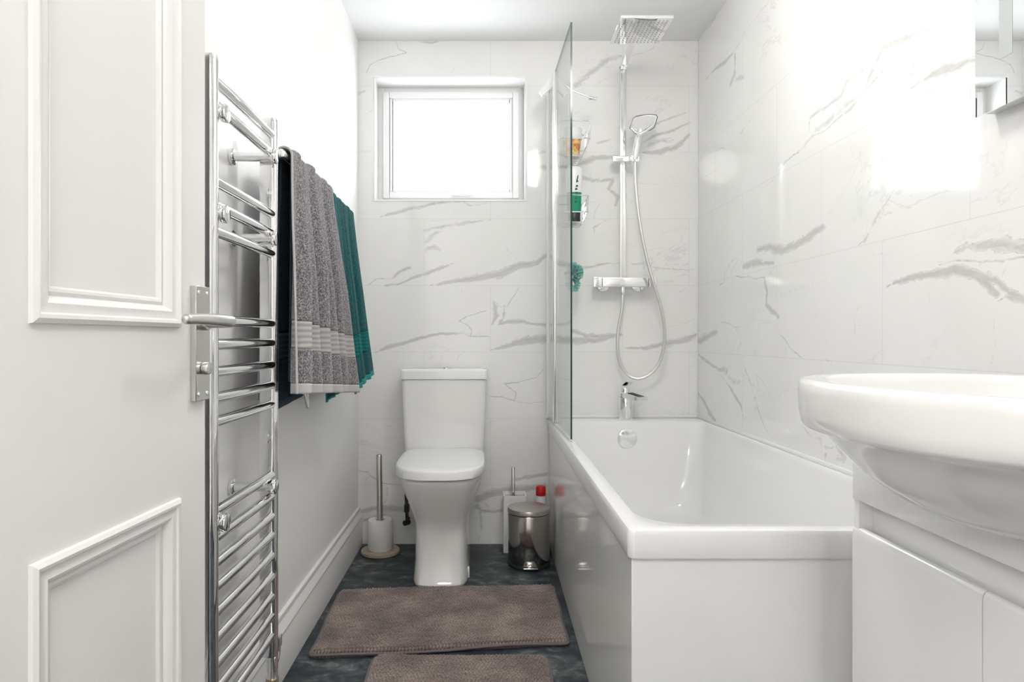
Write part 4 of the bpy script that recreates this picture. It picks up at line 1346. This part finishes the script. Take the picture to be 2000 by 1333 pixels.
bm = bmesh.new()
loft(bm, [scl(front, 0.93, -0.001), scl(front, 1.0, 0.0), scl(front, 1.0, 0.010, 0.005), scl(front, 0.92, 0.018, 0.012), scl(front, 0.6, 0.024, 0.014)])
head = finish(bm, 'hand_shower_head', M_CHROME, hand, smooth=50)
bm = bmesh.new()
ringp = scl(front, 0.965, -0.0015)
tube(bm, ringp + [ringp[0]], 0.0013, 8)
finish(bm, 'rim_seam', M_BLACK, hand)
bm = bmesh.new()
loft(bm, [scl(front, 0.80, -0.0016, 0.003), scl(front, 0.78, -0.0022, 0.003)])
finish(bm, 'spray_face', mat_p('spray_face_grey', (0.78, 0.775, 0.76), rough=0.2), hand, smooth=0)
bm = bmesh.new()
for tgt in ((1233, 251), (1276, 243)):
    e_ = D(*tgt, HYc - 0.047)
    b_ = D(1248, 264, HYc - 0.040)
    m_ = (b_ * 0.55 + e_ * 0.45) + Vector((0, -0.004, -0.004))
    tube(bm, catmull([b_, m_, e_], 6), [0.0105 - 0.0055 * i / 12 for i in range(13)], 14)
finish(bm, 'forked_neck', M_CHROME, hand, smooth=60)
# hose
bm = bmesh.new()
HP = [(1216, 566, 2.93), (1215, 600, 2.93), (1208, 640, 2.94), (1206, 680, 2.94), (1212, 712, 2.95), (1227, 733, 2.95), (1246, 740, 2.94), (1268, 732, 2.93), (1286, 712, 2.92), (1296, 680, 2.91), (1298, 650, 2.90), (1293, 610, 2.89), (1283, 575, 2.885), (1274, 545, 2.88), (1262, 500, 2.88), (1252, 450, 2.88), (1245, 400, 2.88), (1241, 350, 2.88), (1240.5, 312, 2.88)]
tube(bm, catmull([D(*p) for p in HP], 8), 0.0072, 16)
mh = mat_p('shower_hose_metal', (0.78, 0.77, 0.75), rough=0.28, metal=0.85)
hose = finish(bm, 'shower_hose', mh, sh, smooth=60)
bm = bmesh.new()
p = D(1216, 563, 2.93)
cyl(bm, p + Vector((0, 0, 0.006)), p + Vector((0, 0, -0.030)), 0.0115, 18, 0.001)
finish(bm, 'hose_nut', M_CHROME, hose)

# ------------------------------------------------------------------ hanging caddy over the screen
CY = 2.80
cad = thing('shower_caddy', 'chrome wire shower caddy hooked over the glass screen', 'shower caddy', (0.36, CY, 1.42))


def flatbar(bm, pts, w, t, wdir=Vector((0, 1, 0))):
    pts = [Vector(p) for p in pts]
    R = []
    for i, p in enumerate(pts):
        d = (pts[min(i + 1, len(pts) - 1)] - pts[max(i - 1, 0)]).normalized()
        nrm = d.cross(wdir).normalized()
        R.append([p + wdir * w / 2 + nrm * t / 2, p - wdir * w / 2 + nrm * t / 2, p - wdir * w / 2 - nrm * t / 2, p + wdir * w / 2 - nrm * t / 2])
    loft(bm, R)


bm = bmesh.new()
gx = sx_(CY)
hk = [D(1053, 181, CY), D(1073, 155, CY), D(1084, 147, CY), D(1086, 152, CY), D(1077, 172, CY), D(1059, 189, CY)]
loft(bm, [[p + Vector((0, q_, 0)) for p in hk] for q_ in (-0.008, 0.008)])
finish(bm, 'outer_hook', M_UPVC, cad)
bm = bmesh.new()
tube(bm, [(gx, CY, 2.064), (gx + 0.02, CY, 2.050), D(1119, 178, CY), D(1158, 192, CY)], 0.0032, 12)
cyl(bm, D(1150, 191, CY), D(1165, 193.5, CY), 0.0075, 16, 0.001)
finish(bm, 'inner_hook', M_CHROME, cad)
bm = bmesh.new()
for dy in (-0.03, 0.03):
    tube(bm, [(gx + 0.012, CY, 2.054), (gx + 0.014, CY + dy, 2.02), (gx + 0.014, CY + dy, 1.44)], 0.0022, 10)
finish(bm, 'hanger_wire', M_CHROME, cad)


def basket(ztop, zmid, zbot, xr_top, xr_mid, xr_bot):
    bm = bmesh.new()
    xa = gx + 0.014
    for z, xr, hw in ((ztop, xr_top, 0.095), (zmid, xr_mid, 0.092)):
        ring = [Vector(p) for p in rrect(xa, xr, CY - hw, CY + hw, 0.018, z, 5)]
        tube(bm, ring + [ring[0]], 0.0026, 8)
    ring = [Vector(p) for p in rrect(xa, xr_bot, CY - 0.075, CY + 0.075, 0.012, zbot, 4)]
    tube(bm, ring + [ring[0]], 0.0018, 8)
    for k in range(8):
        y = CY - 0.08 + 0.16 * k / 7
        tube(bm, [(xr_top, y, ztop), (xr_mid, y * 0.98 + CY * .02, zmid), (xr_bot, y * 0.85 + CY * 0.15, zbot), (xa, y * 0.85 + CY * 0.15, zbot)], 0.0013, 6)
    # flat end straps catch the eye
    for s in (-1, 1):
        flatbar(bm, [(xr_top - 0.004, CY + s * 0.094, ztop), (xr_bot + 0.004, CY + s * 0.076, zbot + (ztop - zmid) * 0.9)], 0.009, 0.0015, Vector((0.7, 0, 0.7)))
    finish(bm, 'wire_basket', M_CHROME, cad)
    bm = bmesh.new()
    box(bm, (xa + 0.001, CY - 0.073, zbot + 0.0015), (xr_bot - 0.001, CY + 0.073, zbot + 0.004), 0.0005, 1)
    finish(bm, 'basket_floor', glass_mat('clear_tray', (0.96, 0.97, 0.97)), cad)


zz = lambda y: CAMZ + (660 - y) * CY / 1280
basket(zz(250), zz(283), zz(313), 0.447, 0.444, 0.415)
basket(zz(391), zz(422), zz(440), 0.437, 0.436, 0.418)
zb1, zb2 = zz(313) + 0.0045, zz(440) + 0.0045
# things in the caddy
tj = thing('scrub_tub', 'round tub with yellow and orange label in the upper caddy basket', 'tub', (0.372, 2.775, zb1))
bm = bmesh.new()
lathe(bm, [(0, 0), (0.030, 0), (0.032, 0.002), (0.040, 0.075), (0, 0.075)], (0.3745, 2.785, zb1), 32)
mo = mat_p('orange_label', (0.7, 0.3, 0.1), rough=0.4)
no = noise_n(mo, 38, 3, 0.6)
L(mo, ramp(mo, no, [(0.38, (0.55, 0.12, 0.03)), (0.47, (0.80, 0.42, 0.16)), (0.56, (0.82, 0.62, 0.22)), (0.66, (0.85, 0.80, 0.62))]), principled(mo).inputs['Base Color'])
finish(bm, 'tub_body', mo, tj)
bm = bmesh.new()
lathe(bm, [(0, 0.075), (0.043, 0.075), (0.044, 0.077), (0.045, 0.118), (0.043, 0.122), (0, 0.123)], (0.3745, 2.785, zb1), 32)
finish(bm, 'tub_lid', M_WHITEP, tj)
bx_, by_ = 0.383, 2.765
bt = thing('shower_gel_bottle', 'green and white shower gel bottle with a black cap, standing in the lower caddy basket', 'bottle', (bx_, by_, zb2))


def oval(a, b, z, c=(bx_, by_), n=32):
    return [Vector((c[0] + a * math.cos(2 * PI * i / n), c[1] + b * math.sin(2 * PI * i / n), z)) for i in range(n)]


bm = bmesh.new()
loft(bm, [oval(.024, .018, zb2), oval(.026, .020, zb2 + .002), oval(.026, .020, zb2 + .038), oval(.025, .019, zb2 + .040)])
finish(bm, 'black_cap', M_BLACK, bt)
bm = bmesh.new()
loft(bm, [oval(.027, .021, zb2 + .040), oval(.029, .023, zb2 + .044), oval(.0315, .024, zb2 + .125)])
finish(bm, 'green_body', mat_p('green_label', (0.0, 0.30, 0.17), rough=0.3), bt)['label'] = 'bright green lower half'
bm = bmesh.new()
loft(bm, [oval(.0315, .024, zb2 + .125), oval(.034, .025, zb2 + .170), oval(.035, .025, zb2 + .215), oval(.032, .022, zb2 + .228), oval(.022, .015, zb2 + .236)])
finish(bm, 'white_body', M_WHITEP, bt, smooth=60)['label'] = 'white upper half'
bm = bmesh.new()
# printed leaf and unreadable lettering down the edge facing the room
def decal(cx_px, cy_px, w, h, rot):
    c = D(cx_px, cy_px, 2.737)
    pts = [(-.5, -.5), (.5, -.3), (.35, .5), (-.3, .4)]
    vs0 = []
    for (a, b) in pts:
        x = a * w * math.cos(rot) - b * h * math.sin(rot)
        z = a * w * math.sin(rot) + b * h * math.cos(rot)
        X = c.x + x
        q = max(0.0, 1 - ((X - bx_) / 0.033) ** 2)
        vs0.append(Vector((X, by_ - 0.0252 * math.sqrt(q) - 0.0003, c.z + z)))
    loft(bm, [vs0, [v + Vector((0, 0.003, 0)) for v in vs0]])
for i, (cx_, cy_, w_, h_) in enumerate([(1128.5, 346, .006, .020), (1127.5, 353, .010, .014), (1127, 363, .011, .009), (1125.5, 369, .012, .010), (1126, 376, .011, .007), (1125.5, 381, .011, .008), (1125, 387, .011, .007), (1124.5, 394, .009, .009)]):
    decal(cx_, cy_, w_, h_, 0.15 if i % 2 else -0.2)
finish(bm, 'printed_leaf_mark', mat_p('dark_green_print', (0.02, 0.08, 0.07), rough=0.4), bt, smooth=0)

# bath puff
pc = D(1120, 534, 2.84)
M_PUFF = mat_p('teal_net', (0.30, 0.66, 0.58), rough=0.8)
principled(M_PUFF).inputs['Sheen Weight'].default_value = 0.4
pf = thing('bath_puff', 'teal mesh bath puff hanging from the shower caddy', 'bath puff', (pc.x, pc.y, pc.z))
bm = bmesh.new()
rnd = random.Random(4)
for k in range(64):
    # ruffled net leaves radiating from the centre
    th = rnd.uniform(0, 2 * PI)
    cz = rnd.uniform(-1, 1)
    d = Vector((math.sqrt(1 - cz * cz) * math.cos(th), math.sqrt(1 - cz * cz) * math.sin(th), cz))
    low = k % 4 == 0
    c0 = pc + (Vector((0.0, 0, -0.045)) if low else Vector((0, 0, 0)))
    Rr = rnd.uniform(0.034, 0.048) * (0.8 if low else 1)
    side = d.orthogonal().normalized()
    side.rotate(Matrix.Rotation(rnd.uniform(0, 6.28), 3, d))
    up = d.cross(side)
    prev = None
    for q in range(10):
        a = -1 + 2 * q / 9
        ro = Rr * (1 - 0.25 * a * a) + rnd.uniform(-.003, .003)
        rim = c0 + d * ro + side * a * 0.024 + up * 0.006 * math.sin(q * 2.1 + k)
        root = c0 + d * 0.010 + side * a * 0.006
        v = (bm.verts.new(root), bm.verts.new((root + rim) / 2 + up * 0.003 * math.cos(q * 1.7)), bm.verts.new(rim))
        if prev:
            bm.faces.new((prev[0], prev[1], v[1], v[0]))
            bm.faces.new((prev[1], prev[2], v[2], v[1]))
        prev = v
o = finish(bm, 'net_ruffle', M_PUFF, pf, smooth=60)
o['label'] = 'layers of ruffled teal netting'
bm = bmesh.new()
tube(bm, catmull([pc, pc + Vector((-0.012, -0.01, 0.09)), Vector((gx + 0.016, CY, 1.435))], 6), 0.0014, 8)
finish(bm, 'cord', M_WHITEP, pf)

# ------------------------------------------------------------------ vanity, basin, mirror
VX, VY0, VY1, VZT = 0.673, 0.58, 1.195, 0.717
van = thing('vanity_unit', 'white gloss vanity cabinet under the basin, in the right foreground', 'vanity unit', (0.83, 0.89, 0))
bm = bmesh.new()
box(bm, (VX, VY0, 0.652), (XR - 0.002, VY1, VZT), 0.0015)
box(bm, (VX + 0.028, VY0 + 0.001, 0.01), (XR - 0.002, VY1 - 0.001, 0.653), 0.001)
box(bm, (VX + 0.003, VY1 - 0.016, 0.01), (XR - 0.002, VY1, 0.653), 0.001)
finish(bm, 'carcass', M_VANITY, van)
for (ya, yb_) in ((VY0, 0.8825), (0.8845, VY1 - 0.0165)):
    bm = bmesh.new()
    # handleless front: the top edge curves back into the finger groove
    yb2 = yb_ + (0.0165 if yb_ > 1 else 0)
    prof = [(VX, 0.06), (VX, 0.588), (VX + 0.001, 0.596), (VX + 0.004, 0.602), (VX + 0.009, 0.6035), (VX + 0.016, 0.600), (VX + 0.022, 0.596), (VX + 0.022, 0.06)]
    loft(bm, [[(a, y, z) for a, z in prof] for y in (ya, yb2)])
    finish(bm, 'cabinet_door', M_VANITY, van, smooth=50)
bm = bmesh.new()
box(bm, (VX + 0.04, VY0 + 0.01, 0.0), (XR - 0.01, VY1 - 0.01, 0.012))
finish(bm, 'plinth', M_VANITY, van)

ba = thing('basin', 'large white oval semi-recessed basin on the vanity cabinet', 'basin', (0.74, 0.88, 0.66))


def bring(z, a, b, cx=0.724, cy=0.880, back=0.955, n=72, e=2.15):
    out = []
    for i in range(n):
        th = 2 * PI * i / n
        c, s = math.cos(th), math.sin(th)
        x = -math.copysign(abs(c) ** (2 / e), c)
        y = math.copysign(abs(s) ** (2 / e), s)
        if x < 0:
            X = cx + x * a
        else:
            X = cx + x ** 0.75 * (back - cx)
        # the back runs square to the wall
        yy = y * b if x < 0 else math.copysign(abs(s) ** (0.55), s) * b
        out.append(Vector((X, cy + yy, z)))
    return out


bm = bmesh.new()
loft(bm, [
    bring(0.690, .030, .05, back=0.90), bring(0.694, .075, .10, back=0.91), bring(0.704, .112, .140, back=0.92), bring(0.722, .145, .175, back=0.93), bring(0.752, .182, .212, back=0.945), bring(0.780, .208, .238, back=0.955),
    bring(0.802, .226, .256), bring(0.808, .240, .270), bring(0.812, .254, .283), bring(0.818, .258, .2875), bring(0.835, .2605, .290), bring(0.865, .2615, .291),
    bring(0.876, .2605, .290), bring(0.8815, .257, .2865), bring(0.883, .250, .280),
    bring(0.882, .228, .258, back=0.915), bring(0.878, .220, .250, back=0.905), bring(0.868, .214, .244, back=0.90), bring(0.82, .19, .215, back=0.88), bring(0.77, .14, .16, back=0.85), bring(0.752, .06, .08, back=0.80)], True, True)
finish(bm, 'bowl', M_CERAMIC, ba, smooth=50)
bm = bmesh.new()
loft(bm, [rrect(0.655, 0.975, 0.655, 1.105, 0.03, 0.7175, 6), rrect(0.640, 0.975, 0.642, 1.118, 0.03, 0.735, 6), rrect(0.585, 0.975, 0.605, 1.152, 0.05, 0.795, 6), rrect(0.572, 0.975, 0.60, 1.158, 0.06, 0.812, 6)])
finish(bm, 'bowl_shoulder', M_CERAMIC, ba, smooth=50)
bm = bmesh.new()
lathe(bm, [(0, 0.7515), (0.022, 0.7515), (0.022, 0.754), (0.018, 0.757), (0, 0.757)], (0.755, 0.88, 0), 28)
finish(bm, 'waste_plug', M_CHROME, ba)

mi = thing('wall_mirror', 'wall mirror with a frosted vertical strip, above the basin', 'mirror', (0.96, 0.93, 1.37))
MX = 0.948
bm = bmesh.new()
box(bm, (MX + 0.004, 0.605, 1.374), (XR, 1.258, 2.095), 0.001, 1)
finish(bm, 'mirror_cabinet', M_WHITEP, mi)
bm = bmesh.new()
box(bm, (MX, 0.600, 1.369), (MX + 0.004, 1.263, 2.10))
finish(bm, 'mirror_glass', M_MIRROR, mi, smooth=0)
for (ya, yb_) in ((1.174, 1.204), (0.659, 0.689)):
    bm = bmesh.new()
    box(bm, (MX - 0.0006, ya, 1.456), (MX + 0.0005, yb_, 2.02))
    finish(bm, 'frosted_strip', M_FROST, mi, smooth=0)

# ------------------------------------------------------------------ bath mats
def bath_mat(name, label, C, pitch=0.0105, seed=1, cr=0.03, ripple=0.0):
    """C: four floor corners near-left, near-right, far-right, far-left"""
    C = [np.array(c_, float) for c_ in C]
    Wd = max(np.linalg.norm(C[1] - C[0]), np.linalg.norm(C[2] - C[3]))
    Hd = max(np.linalg.norm(C[3] - C[0]), np.linalg.norm(C[2] - C[1]))
    nu = int(Wd / 0.0026)
    nv = int(Hd / 0.0030)
    u, v = np.meshgrid(np.linspace(0, 1, nu), np.linspace(0, 1, nv))
    X = (1 - u) * (1 - v) * C[0][0] + u * (1 - v) * C[1][0] + u * v * C[2][0] + (1 - u) * v * C[3][0]
    Y = (1 - u) * (1 - v) * C[0][1] + u * (1 - v) * C[1][1] + u * v * C[2][1] + (1 - u) * v * C[3][1]
    rs = np.random.RandomState(seed)
    # soft waviness of the outline and the rows
    wav = np.zeros_like(u)
    wav2 = np.zeros_like(u)
    for k in (2.1, 4.7, 9.3):
        wav += np.sin(u * k * 2 * PI / 2 + rs.rand() * 6 + v * 2) / k
        wav2 += np.sin(v * k * 2 * PI / 2 + rs.rand() * 6 + u * 3) / k
    du = np.minimum(u, 1 - u) * Wd
    dv_ = np.minimum(v, 1 - v) * Hd
    su = (u - 0.5) * Wd
    sv = (v - 0.5) * Hd
    pu = su / pitch + 0.55 * wav2 + 0.25 * np.sin(sv * 90 + 3 * wav)
    pv = sv / (pitch * 0.95) + 0.7 * wav
    row = np.floor(pv)
    pu = pu + 0.5 * (row % 2)
    jit = np.sin(row * 12.9898 + np.floor(pu) * 78.233) * 43758.5453
    jit = jit - np.floor(jit)
    cu = (pu - np.floor(pu) - 0.5) * 2
    cv_ = (pv - row - 0.5) * 2
    nub = np.clip(1 - (cu ** 2 * 0.9 + cv_ ** 2 * 0.75), 0, 1) ** 0.55
    big = np.zeros_like(u)
    for k in (3.0, 6.1, 11.0):
        th = rs.rand() * 6
        big += np.sin((X * math.cos(th) + Y * math.sin(th)) * k * 2 * PI + rs.rand() * 6) / k * 3
    ed = np.clip(np.minimum(du, dv_) / 0.014, 0, 1) ** 0.5
    Z = 0.003 + ed * (0.010 + 0.0012 * big) + ed * nub * (0.0065 + 0.003 * jit)
    X = X + 0.004 * wav2 + (jit - 0.5) * 0.0015
    Y = Y + 0.004 * wav
    Z = Z + ripple * np.exp(-(v * Hd / 0.05) ** 2) * (0.5 + 0.5 * np.sin(u * 9 + 1))
    # rounded corners: pull the corner vertices in
    for (cu0, cv0) in ((0, 0), (1, 0), (1, 1), (0, 1)):
        dx = np.abs(u - cu0) * Wd
        dy = np.abs(v - cv0) * Hd
        m_ = (dx < cr) & (dy < cr)
        ax, ay = cr - dx, cr - dy
        rr = np.sqrt(ax ** 2 + ay ** 2)
        mx = np.maximum(ax, ay)
        k_ = np.where(m_ & (rr > 1e-6), mx / np.maximum(rr, 1e-6), 1.0)
        sgx = 1 if cu0 == 0 else -1
        sgy = 1 if cv0 == 0 else -1
        X = np.where(m_, X + sgx * ax * (1 - k_), X)
        Y = np.where(m_, Y + sgy * ay * (1 - k_), Y)
    co = np.stack([X, Y, Z], -1).reshape(-1, 3)
    cen = np.array([co[:, 0].mean(), co[:, 1].mean(), 0])
    # skirt down to floor
    idx = np.arange(nu * nv).reshape(nv, nu)
    border = list(idx[0, :]) + list(idx[1:, -1]) + list(idx[-1, -2::-1]) + list(idx[-2:0:-1, 0])
    low = co[border].copy()
    low[:, 2] = 0.0005
    allco = np.concatenate([co, low]) - cen
    q = np.stack([idx[:-1, :-1], idx[:-1, 1:], idx[1:, 1:], idx[1:, :-1]], -1).reshape(-1, 4)
    nb_ = len(border)
    sk = [(border[(i + 1) % nb_], border[i], nu * nv + i, nu * nv + (i + 1) % nb_) for i in range(nb_)]
    me = bpy.data.meshes.new(name)
    me.from_pydata(allco.tolist(), [], q.tolist() + sk)
    me.update()
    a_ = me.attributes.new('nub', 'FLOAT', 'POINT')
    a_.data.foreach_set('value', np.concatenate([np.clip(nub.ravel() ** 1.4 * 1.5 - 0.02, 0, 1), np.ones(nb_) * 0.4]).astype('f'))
    me.polygons.foreach_set('use_smooth', [True] * len(me.polygons))
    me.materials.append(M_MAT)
    o = bpy.data.objects.new(name, me)
    o.location = cen.tolist()
    COL.objects.link(o)
    ORIG[o.name] = Vector(cen.tolist())
    tag(o, label, 'bath mat', 'brown bath mats on the floor')
    # bound edge: piping all round
    bm = bmesh.new()
    bp = [Vector(co[b].tolist()) for b in border][::3]
    ctr = Vector(cen.tolist())
    bp = [Vector((p_.x + (0.003 if p_.x > ctr.x else -0.003) * 0.6, p_.y + (0.003 if p_.y > ctr.y else -0.003) * 0.6, 0.0050 + (p_.z - 0.003))) for p_ in bp]
    tube(bm, bp + [bp[0]], 0.0042, 8, caps=False)
    finish(bm, 'edge_piping', M_MATTRIM, o, smooth=60)
    return o


bath_mat('bath_mat', 'larger brown chenille bath mat in front of the toilet, its far edge touching the pedestal', [(-0.512, 1.925), (0.262, 2.010), (0.262, 2.478), (-0.528, 2.424)], seed=2, cr=0.014, ripple=0.006)
bath_mat('bath_mat', 'brown chenille bath mat nearest the camera, cut off by the bottom of the photo', [(-0.325, 1.46), (0.188, 1.46), (0.186, 1.925), (-0.318, 1.930)], seed=8)

# ------------------------------------------------------------------ fittings for the added fill lights (out of frame, they light the rooms)
for (lx, ly, lz, lab) in ((0.36, 1.55, 2.10, 'added pendant holder of a fill light on the bathroom ceiling'), (-1.15, -0.90, 2.00, 'added pendant holder of a fill light in the hall, left of the doorway')):
    cl = thing('fill_lamp', lab, 'ceiling lamp', (lx, ly, ZC))  # unseen fitting added to go with the room and hall fill
    bm = bmesh.new()
    lathe(bm, [(0, 0), (0.05, 0), (0.05, -0.012), (0.012, -0.02), (0.006, -0.022), (0.006, lz - ZC + 0.16), (0.022, lz - ZC + 0.155), (0.022, lz - ZC + 0.125), (0, lz - ZC + 0.125)], (lx, ly, ZC), 32)
    finish(bm, 'fill_lamp_holder', M_WHITEP, cl)
cl = thing('fill_light_panel', 'added flat fill light panel on the hall ceiling straight in front of the doorway', 'ceiling lamp', (-0.02, -0.45, ZC))  # unseen fitting added to go with the hall fill
bm = bmesh.new()
box(bm, (-0.48, -0.71, 2.288), (0.44, -0.19, ZC), 0.002)
finish(bm, 'fill_panel_housing', M_WHITEP, cl)
